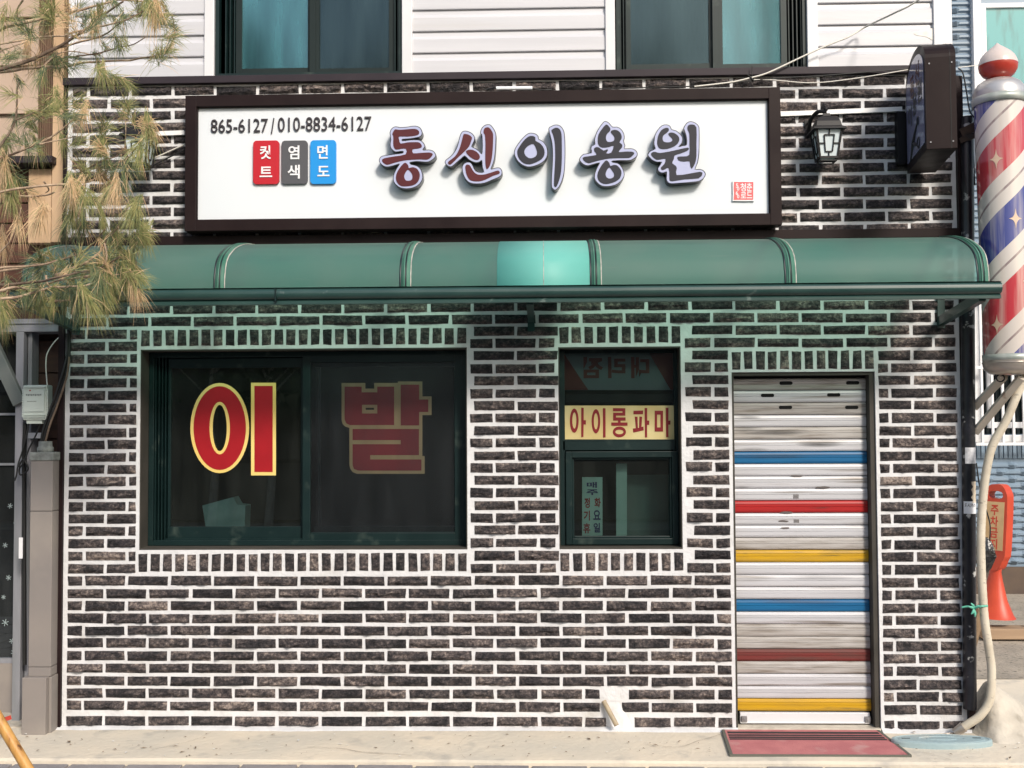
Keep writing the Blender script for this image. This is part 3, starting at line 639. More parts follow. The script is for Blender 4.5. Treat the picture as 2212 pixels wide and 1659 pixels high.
# vinyl lettering
def crop(ox, oy, sc): return lambda x, y, Y=0.0: at((ox + x * sc) * .57860, (oy + y * sc) * .57860, Y)
c = crop(700, 1400, .425)
def ell(cx, cy, rx, ry, Y, n=48): return [c(cx + rx * math.cos(2 * math.pi * i / n), cy + ry * math.sin(2 * math.pi * i / n), Y) for i in range(n)]
def rc(c, a, b, d, e, Y): return [c(a, b, Y), c(d, b, Y), c(d, e, Y), c(a, e, Y)]
Y = .167
t1 = MB(); t1.poly(ell(283, 466, 258, 396, Y), [ell(283, 466, 62, 203, Y)], Y, .0015); t1.poly(rc(c, 558, 68, 777, 882, Y), [], Y, .0015); build(t1, 'gold_lettering', MAT['gold_v'], win)
Y = .1655
t1 = MB(); t1.poly(ell(283, 466, 230, 368, Y), [ell(283, 466, 90, 231, Y)], Y, .001); t1.poly(rc(c, 588, 96, 748, 852, Y), [], Y, .001); build(t1, 'red_lettering', MAT['red_v'], win)
Y = .167
gp = [(1353, 70), (1562, 70), (1562, 120), (1640, 120), (1640, 70), (1848, 70), (1848, 57), (2063, 57), (2063, 188), (2144, 188), (2144, 352), (2063, 352), (2063, 712), (2083, 712), (2083, 868), (1490, 868), (1455, 855), (1432, 828), (1422, 790), (1422, 465), (1385, 452), (1362, 430), (1353, 395)]
t1 = MB(); t1.poly([c(x, y, Y) for x, y in gp], [rc(c, 1565, 288, 1638, 306, Y)], Y, .0015); build(t1, 'gold_lettering', MAT['gold_m'], win)
Y = .1655
t1 = MB(); t1.poly([c(x, y, Y) for x, y in [(1380, 102), (1530, 102), (1530, 152), (1667, 152), (1667, 102), (1815, 102), (1815, 440), (1425, 440), (1395, 425), (1380, 390)]], [rc(c, 1533, 262, 1667, 338, Y)], Y, .001)
t1.poly([c(x, y, Y) for x, y in [(1873, 85), (2035, 85), (2035, 215), (2115, 215), (2115, 325), (2035, 325), (2035, 443), (1873, 443)]], [], Y, .001)
t1.poly([c(x, y, Y) for x, y in [(1450, 474), (2033, 474), (2033, 704), (1605, 704), (1605, 742), (2055, 742), (2055, 840), (1500, 840), (1462, 825), (1450, 790), (1450, 608), (1873, 608), (1873, 572), (1450, 572)]], [], Y, .001)
build(t1, 'red_lettering', MAT['red_m'], win)

m_ = MB(); m_.poly([at(437, 1092, .3), at(503, 1074, .3), at(512, 1090, .3), at(530, 1092, .3), at(528, 1150, .3), at(446, 1150, .3)], [], .3, .12)
tag(build(m_, 'turquoise_box', pbr('pale_turquoise_card', (.24, .42, .42), (.14, .30, .31), 9, rough=.7), loc=(.82, .3, 1.02), bevel=.003), 'tilted pale turquoise carton just inside the left pane of the large window', 'box')
# --- small lower window
x0, x1, z0, z1 = W2
w = MB(); w.box(x0 + .001, x0 + .006, .003, .14, z0, z1); w.box(x1 - .006, x1 - .001, .003, .14, z0, z1); w.box(x0 + .006, x1 - .006, .003, .14, z0 + .001, z0 + .010); w.box(x0 + .006, x1 - .006, .003, .14, z1 - .008, z1 - .001)
build(w, 'window_reveal', MAT['reveal'], shop)
w = MB(); w.frame(x0 + .008, x1 - .008, z0 + .002, z1 - .010, .018, .131, .17); w.box(x0 + .008, x0 + .038, .10, .1305, z0 + .012, z1 - .012); w.box(x1 - .018, x1 - .008, .10, .1305, 1.57, z1 - .012); w.box(x0 + .026, x1 - .026, .10, .17, 1.575, 1.632)
w.box(x0 + .026, x1 - .026, .15, .17, 1.855, 1.90); w.box(x0 + .026, x1 - .026, .098, .10, 1.628, 1.636)
win2 = build(w, 'window', MAT['frame'], shop, bevel=.002)
s = MB(); s.frame(x0 + .040, x1 - .010, z0 + .016, 1.568, .036, .085, .13); s.frame(x0 + .076, x1 - .046, z0 + .052, 1.532, .012, .10, .13); build(s, 'sash', MAT['frame'], win2, bevel=.003)
g = MB(); g.quad((x0 + .08, .115, z0 + .055), (x1 - .05, .115, z0 + .055), (x1 - .05, .115, 1.528), (x0 + .08, .115, 1.528)); build(g, 'pane', MAT['glass_lo'], win2)
g = MB(); g.quad((x0 + .02, .14, 1.63), (x1 - .02, .14, 1.63), (x1 - .02, .14, z1 - .03), (x0 + .02, .14, z1 - .03)); build(g, 'pane', MAT['glass_lo'], win2)
m_ = MB(); m_.quad((3.21, .34, 1.0), (3.53, .34, 1.0), (3.53, .34, 1.42), (3.21, .34, 1.42)); build(m_, 'reflection_sheet', pbr('teal_reflection', (.12, .22, .20), (.06, .10, .09), 3, rough=.8, stretch=(1, 1, .5)), win2)  # added sheet: teal reflection on the pane put into its colour
cs = crop(2080, 1290, .22303); Y = .15
b = MB(); b.poly(rc(cs, 60, 90, 2000, 745, .16), [], .16, .004); build(b, 'hanging_sheet', pbr('grey_backed_sheet', (.22, .29, .32), (.19, .25, .28), 3, rough=.7), win2)
b = MB()
b.poly([cs(x, y, .157) for x, y in [(110, 130), (520, 742), (110, 742)]], [], .157, .002); b.poly([cs(x, y, .157) for x, y in [(1535, 115), (1945, 115), (1945, 742), (1900, 742)]], [], .157, .002)
for ch_, a, b_ in (('점', 440, 770), ('리', 850, 1145), ('대', 1237, 1545)):
    (p0, q1), (p1, q0) = cs(a, 190, .157), cs(b_, 545, .157); put_text(b, ch_, p0, p1, q0, q1, .159, .002, .035, mirror=True)
build(b, 'red_print', pbr('faded_red_print', (.20, .035, .03), (.16, .028, .025), 4, rough=.7), win2)
Y = .135
b = MB(); b.poly(rc(cs, 90, 1005, 2038, 1570, Y), [], Y, .003); build(b, 'name_strip', MAT['cream'], win2)
Y = .133
def E2(cx, cy, rx, ry, n=36): return [cs(cx + rx * math.cos(2 * math.pi * i / n), cy + ry * math.sin(2 * math.pi * i / n), Y) for i in range(n)]
PL = lambda pts: [cs(x, y, Y) for x, y in pts]
b = MB(); d = .0015
b.poly(E2(287, 1257, 73, 203), [E2(289, 1255, 35, 135)], Y, d); b.poly(PL([(404, 1038), (446, 1045), (444, 1250), (482, 1250), (482, 1322), (444, 1322), (440, 1530), (404, 1535)]), [], Y, d)
b.poly(E2(650, 1268, 72, 203), [E2(650, 1268, 36, 135)], Y, d); b.poly(PL([(766, 1048), (810, 1050), (811, 1537), (770, 1542)]), [], Y, d)
b.poly(PL([(935, 1048), (1142, 1048), (1142, 1174), (985, 1174), (985, 1203), (1146, 1203), (1146, 1257), (1062, 1257), (1062, 1288), (1178, 1288), (1178, 1343), (907, 1343), (907, 1288), (1020, 1288), (1020, 1257), (938, 1257), (938, 1125), (1093, 1125), (1093, 1100), (935, 1100)]), [], Y, d)
b.poly(E2(1043, 1446, 110, 90), [E2(1043, 1446, 68, 38)], Y, d)
b.poly(PL([(1278, 1092), (1440, 1087), (1437, 1150), (1278, 1152)]), [], Y, d)
b.poly(PL([(1300, 1190), (1346, 1190), (1352, 1378), (1372, 1376), (1378, 1188), (1424, 1192), (1412, 1362), (1445, 1356), (1450, 1420), (1275, 1457), (1268, 1390), (1318, 1382)]), [], Y, d)
b.poly(PL([(1464, 1045), (1508, 1045), (1508, 1256), (1544, 1256), (1542, 1328), (1506, 1328), (1508, 1537), (1470, 1540)]), [], Y, d)
b.poly(rc(cs, 1634, 1090, 1774, 1440, Y), [rc(cs, 1674, 1156, 1730, 1370, Y)], Y, d)
b.poly(PL([(1817, 1042), (1864, 1042), (1862, 1256), (1898, 1256), (1896, 1325), (1862, 1325), (1864, 1530), (1825, 1538)]), [], Y, d)
build(b, 'red_lettering', MAT['darkred'], win2)
cn = crop(2130, 1720, .18077); Y = .20
b = MB(); b.poly(rc(cn, 240, 340, 660, 1560, Y), [], Y, .003); b.poly(rc(cn, 945, 60, 1165, 1600, .21), [], .21, .01); nt_ = build(b, 'notice_sheet', MAT['mint'], win2)
for ch_, a, b0, e_, f_ in (('매', 335, 440, 545, 560), ('주', 330, 592, 568, 708), ('요', 468, 1020, 620, 1222), ('일', 475, 1282, 612, 1482)):
    (p0, q1), (p1, q0) = cn(a, b0, Y), cn(e_, f_, Y); b = MB(); put_text(b, ch_, p0, p1, q0, q1, Y - .001, .001, .030); build(b, 'blue_print', MAT['bluev'], win2)
for ch_, a, b0, e_, f_ in (('정', 285, 765, 400, 975), ('화', 492, 765, 624, 970), ('기', 270, 1030, 402, 1235), ('휴', 262, 1290, 410, 1500)):
    (p0, q1), (p1, q0) = cn(a, b0, Y), cn(e_, f_, Y); b = MB(); put_text(b, ch_, p0, p1, q0, q1, Y - .001, .001, .030); build(b, 'red_print', MAT['redprint'], win2)

# --- roller shutter
x0, x1 = DR[0], DR[1]
w = MB(); w.box(x0 + .001, x0 + .012, .003, .15, .0, 2.016); w.box(x1 - .030, x1 - .001, .012, .15, .0, 2.016); w.box(x0 + .012, x1 - .030, .012, .15, 1.998, 2.016); w.box(x0 - .012, x0 + .001, -.004, .003, .0, 2.02) if False else None
shut = build(w, 'roller_shutter', MAT['reveal'], shop, bevel=.002)
sx0, sx1 = x0 + .014, x1 - .032
SL = MB(); slm = [MAT['slat_w'], MAT['slat_g'], MAT['slat_b'], MAT['slat_r'], MAT['slat_d'], MAT['slat_y']]
colr = {0: 5, 4: 4, 8: 2, 12: 5, 16: 3, 20: 2, 3: 1, 5: 1, 6: 1, 13: 1, 22: 1, 24: 1, 26: 1}
p = .0704
slots = {26: [(1698, 827.6), (1842, 827)], 25: [(1658, 854), (1801, 853)], 24: [(1697, 880), (1840, 880)]}
for i in range(28):
    zb = .0858 + p * i; mi = colr.get(i, 0)
    # gentle barrel with two fine grooves
    pts = [(.004, 0), (-.004, .003), (-.0075, .012), (-.0080, .0335), (-.0045, .0348), (-.0080, .0361), (-.0080, .049), (-.0045, .0503), (-.0078, .0516), (-.0055, .062), (-.001, .067), (.004, .0685)]
    if zb + .0685 > 1.998: continue
    vs = []
    for yy, zz in pts: vs += [(sx0, .08 + yy, zb + zz), (sx1, .08 + yy, zb + zz)]
    SL.add(vs, [(2 * k, 2 * k + 1, 2 * k + 3, 2 * k + 2) for k in range(len(pts) - 1)], mi, False)
SL.quad((sx0, .086, .09), (sx1, .086, .09), (sx1, .086, 1.998), (sx0, .086, 1.998), 6)
build(SL, 'slats', slm + [MAT['slot']], shut)
b = MB()
for k, l in slots.items():
    for (u, v) in l:
        cx_, cz_ = at(u, v, .07); n = 8; a_, r_ = .028, .010
        pp = [(cx_ + a_ + r_ * math.cos(t), cz_ + r_ * math.sin(t)) for t in np.linspace(-math.pi / 2, math.pi / 2, n)] + [(cx_ - a_ + r_ * math.cos(t), cz_ + r_ * math.sin(t)) for t in np.linspace(math.pi / 2, 1.5 * math.pi, n)]
        b = MB(); b.poly(pp, [], .0705, .003); build(b, 'vent_slot', MAT['slot'], shut)
b = MB(); b.box(sx0 + .02, sx1 - .01, .062, .088, .020, .080); b.box(sx0 + .02, sx1 - .01, .056, .062, .020, .030); build(b, 'bottom_rail', MAT['whitetrim'], shut, bevel=.003)
for xx in (sx0 + .028, sx1 - .04):
    b = MB(); b.box(xx, xx + .03, .050, .062, .030, .062); b.tube([(xx + .015, .05, .046), (xx + .015, .046, .046)], .007, 10); build(b, 'latch', MAT['galv'], shut)
# scuffs & stickers on slats
b = MB(); rnd = random.Random(2)
for u, v, w_ in ((1722, 1028, 16), (1778, 1053, 18), (1700, 1107, 16), (1692, 1126, 14), (1696, 1141, 12)):
    b = MB(); pp = [at(u + w_ * math.cos(t) * rnd.uniform(.7, 1), v + 2.4 * math.sin(t) * rnd.uniform(.6, 1.2), .07) for t in np.linspace(0, 2 * math.pi, 14)[:-1]]; b.poly(pp, [], .0708, .0004); build(b, 'scuff_mark', MAT['scuff'], shut)
for u0, u1, v0, v1 in ((1714, 1726, 1068, 1077), (1715, 1728, 1122, 1129)):
    b = MB()
    for k in range(5): b.poly([at(u0 + k * 2.4, v0, .07), at(u0 + k * 2.4 + 1.4, v0, .07), at(u0 + k * 2.4 + 1.4, v1, .07), at(u0 + k * 2.4, v1, .07)], [], .0705, .0003)
    build(b, 'tiny_print', MAT['scuff'], shut)
# door sill
b = MB(); b.box(x0 + .002, x1 - .002, -.012, .16, -.05, .012); build(b, 'door_sill', MAT['mound'], shop, bevel=.004)
b = MB(); b.quad((x0, .16, 0), (x1, .16, 0), (x1, .16, 2.02), (x0, .16, 2.02)); build(b, 'door_back', MAT['dark'], shop)

# ------------------------------------------------------------------ awning
AW = thing('awning', (2.6, 0, 2.445), 'curved green polycarbonate awning with ribs and gutter over the shopfront', 'awning')
aw, ah, zb = .60, .335, 2.445
_cv = curve([(-.603, 2.440), (-.600, 2.50), (-.578, 2.572), (-.545, 2.612), (-.50, 2.643), (-.39, 2.694), (-.22, 2.742), (0, 2.776)], 4)
def arc(x, ph, dr=0):
    f = min(max(ph / (math.pi / 2), 0), 1) * (len(_cv) - 1); i = min(int(f), len(_cv) - 2); t = f - i
    y, z = _cv[i][0] * (1 - t) + _cv[i + 1][0] * t, _cv[i][1] * (1 - t) + _cv[i + 1][1] * t
    a, b = _cv[max(i - 1, 0)] if t < .5 else _cv[i], _cv[i + 1] if t < .5 else _cv[min(i + 2, len(_cv) - 1)]
    ty, tz = b[0] - a[0], b[1] - a[1]; l = math.hypot(ty, tz); return (x, y - tz / l * dr, z + ty / l * dr)
NP = 28
def arcstrip(mb, x0, x1, dr0, dr1=None, p0=0, p1=math.pi / 2, mi=0, nxx=1):
    for q in range(nxx):
        a = x0 + (x1 - x0) * q / nxx; b = x0 + (x1 - x0) * (q + 1) / nxx; vs = []
        for i in range(NP + 1):
            ph = p0 + (p1 - p0) * i / NP; vs += [arc(a, ph, dr0), arc(b, ph, dr0)]
        mb.add(vs, [(2 * i, 2 * i + 1, 2 * i + 3, 2 * i + 2) for i in range(NP)], mi, True)
def arcsolid(mb, x0, x1, d0, d1, mi=0):
    vs = []
    for i in range(NP + 1):
        ph = (math.pi / 2) * i / NP; vs += [arc(x0, ph, d0), arc(x1, ph, d0), arc(x1, ph, d1), arc(x0, ph, d1)]
    f = []
    for i in range(NP):
        for k in range(4): f.append((4 * i + k, 4 * i + (k + 1) % 4, 4 * i + 4 + (k + 1) % 4, 4 * i + 4 + k))
    f.append((3, 2, 1, 0)); mb.add(vs, f, mi, True)
ribs = [.065, 1.088, 2.065, 3.055, 4.056, 5.035]
for i in range(5):
    m_ = MB(); arcstrip(m_, ribs[i] + .004, ribs[i + 1] - .004, 0, nxx=1); build(m_, 'roof_panel', MAT['poly'], AW)
m_ = MB(); arcsolid(m_, 2.541, 3.022, .0008, .0022); tag(build(m_, 'patch_panel', MAT['patch'], AW), 'bright turquoise repair sheet'); 
m_ = MB(); arcsolid(m_, 2.782, 2.785, .0022, .0035); build(m_, 'patch_seam', MAT['seal_w'], AW)
for i, x in enumerate(ribs):
    m_ = MB(); arcsolid(m_, x - .024, x + .024, .002, .005, 0); arcsolid(m_, x - .012, x - .004, .005, .009, 0); arcsolid(m_, x + .004, x + .012, .005, .009, 0)
    rb = build(m_, 'rib', MAT['green_rib'], AW)
    m_ = MB(); arcsolid(m_, x - .032, x - .024, .001, .0045, 0); arcsolid(m_, x - .0035, x + .0035, .005, .0065); build(m_, 'gasket', MAT['rubber'], rb)
    m_ = MB(); arcsolid(m_, x + .024, x + .029, .001, .0045, 0); build(m_, 'silicone_bead', MAT['seal_w'], rb)
# gutter : rounded front bar with lip
m_ = MB(); gx0, gx1 = -.01, 5.115; pr = []
for i in range(13):
    a = math.pi / 2 + math.pi * i / 12; pr.append((-.612 + .030 * math.cos(a), 2.412 + .030 * math.sin(a)))
pr = [(-.58, 2.446)] + [(-.600, 2.446), (-.634, 2.444)] + pr[1:] + [(-.622, 2.372), (-.622, 2.358), (-.585, 2.358), (-.58, 2.40)]
vs = []
for a in (gx0, gx1):
    for y, z_ in pr: vs.append((a, y, z_))
n = len(pr); m_.add(vs, [(i, i + 1, n + i + 1, n + i) for i in range(n - 1)], 0, False)
m_.add([vs[i] for i in range(n)], [tuple(reversed(range(n)))]); m_.add([vs[n + i] for i in range(n)], [tuple(range(n))])
m_.smooth = False
build(m_, 'gutter', MAT['gutter'], AW)
m_ = MB(); m_.box(gx0 + 1.4, gx0 + 1.406, -.648, -.60, 2.37, 2.44); build(m_, 'gutter_joint', MAT['frame'], AW)
m_ = MB(); m_.box(.03, 5.07, -.022, .0, 2.465, 2.790); build(m_, 'added_backing', pbr('dark_green_backing', (.02, .06, .05), (.03, .075, .06), 3, rough=.7), AW)  # added unseen board, keeps the see-through roof sheets looking dark
# support arms
for x in (.065, 2.71, 5.035):
    m_ = MB(); m_.bar((x, -.005, 2.30 if x != 2.71 else 2.335), (x, -.585, 2.372), .035, .05); m_.box(x - .02, x + .02, -.02, -.001, 2.26, 2.62 if x != 2.71 else 2.37); build(m_, 'support_arm', MAT['gutter'], AW)
for x in ribs:
    m_ = MB(); arcsolid(m_, x - .012, x + .012, -.028, -.004); build(m_, 'inner_rib', MAT['gutter'], AW)

# ------------------------------------------------------------------ main sign
SG = thing('sign_board', (2.43, -.02, 2.84), 'wide white shop sign with brown frame and raised brush letters above the awning', 'sign')
x0, x1, z0, z1 = .735, 4.124, 2.840, 3.622
m_ = MB(); m_.frame(x0, x1, z0, z1, .064, -.12, -.02); m_.frame(x0 + .064, x1 - .064, z0 + .064, z1 - .064, .004, -.108, -.06); build(m_, 'frame', MAT['brownmetal'], SG, bevel=.003)
m_ = MB(); m_.box(x0 + .06, x1 - .06, -.090, -.03, z0 + .06, z1 - .06); build(m_, 'panel', MAT['signwhite'], SG)
for xx in (1.1, 2.4, 3.7): m_ = MB(); m_.box(xx, xx + .05, -.02, -.001, z0 + .05, z1 - .05); build(m_, 'mounting_rail', MAT['blackm'], SG)
YP = -.090
m_ = MB(); body = '865-6127 / 010-8834-6127'
(p0, q1), (p1, q0) = at(455.3, 256.5, YP - .01), at(802, 282.5, YP - .01)
put_text(m_, '865-6127', p0, at(580, 0, YP)[0], q0 + .002, q1 - .003, YP, .010, -.002); put_text(m_, '/', at(587, 0, YP)[0], at(594, 0, YP)[0], q0 - .008, q1, YP, .010, .0); put_text(m_, '010-8834-6127', at(602, 0, YP)[0], p1, q0 + .004, q1 + .002, YP, .010, -.002)
build(m_, 'phone_number', MAT['numb'], SG)
cb = crop(920, 500, .16275)
def rrect(ax, az, bx, bz, r, n=5):
    ax, bx = sorted((ax, bx)); az, bz = sorted((az, bz)); out = []
    for cx_, cz_, s_ in ((bx - r, bz - r, 0), (ax + r, bz - r, 1), (ax + r, az + r, 2), (bx - r, az + r, 3)):
        for i in range(n + 1):
            t = math.pi / 2 * (s_ + i / n); out.append((cx_ + r * math.cos(t), cz_ + r * math.sin(t)))
    return out
for (a, b0, e_, f_), mt, gl in (((155, 155, 748, 1145), 'b_red', [('컷', 315, 270, 562, 580), ('트', 308, 755, 592, 990)]), ((805, 155, 1400, 1140), 'b_grey', [('염', 965, 270, 1215, 580), ('색', 948, 715, 1225, 1028)]), ((1465, 145, 2055, 1140), 'b_blue', [('면', 1630, 262, 1868, 570), ('도', 1630, 740, 1908, 972)])):
    Y = YP - .016; p0, q1 = cb(a, b0, Y); p1, q0 = cb(e_, f_, Y)
    m_ = MB(); m_.poly(rrect(p0, q0, p1, q1, .020), [], Y, .016); bd = build(m_, 'badge', MAT[mt], SG)
    for ch_, a, b0, e_, f_ in gl:
        m_ = MB()
        p0, q1 = cb(a, b0, Y); p1, q0 = cb(e_, f_, Y); put_text(m_, ch_, p0, p1, q0, q1, Y, .004, .018); build(m_, 'badge_text', MAT['white_l'], bd)
ck = crop(2700, 660, .07233); Y = YP - .012
rnd = random.Random(4)
def wobrect(c_, a, b, d, e, Y, n=8, w=8):
    P0 = [(a, b), (d, b), (d, e), (a, e)]; out = []
    for i in range(4):
        p, q = P0[i], P0[(i + 1) % 4]
        for k in range(n): t = k / n; out.append(c_(p[0] + (q[0] - p[0]) * t + rnd.uniform(-w, w), p[1] + (q[1] - p[1]) * t + rnd.uniform(-w, w), Y))
    return out
m_ = MB(); m_.poly(wobrect(ck, 492, 222, 1590, 1250, Y), [], Y, .012); sl_ = build(m_, 'seal_plate', MAT['white_l'], SG)
m_ = MB(); m_.poly(wobrect(ck, 550, 262, 1556, 1190, Y - .001), [], Y - .001, .0012); build(m_, 'seal_field', MAT['seal'], sl_)
m_ = MB(); Y -= .001
for ch_, a, b0, e_, f_ in (('청', 880, 335, 1175, 760), ('춘', 1205, 325, 1490, 740), ('로', 900, 800, 1190, 1110), ('드', 1215, 770, 1495, 1110), ('5', 650, 350, 780, 560), ('0', 710, 530, 830, 710), ('6', 645, 740, 765, 945), ('0', 710, 925, 830, 1110)):
    p0, q1 = ck(a, b0, Y); p1, q0 = ck(e_, f_, Y); put_text(m_, ch_, p0, p1, q0, q1, Y, .0015, .014)
build(m_, 'seal_text', MAT['white_l'], sl_)
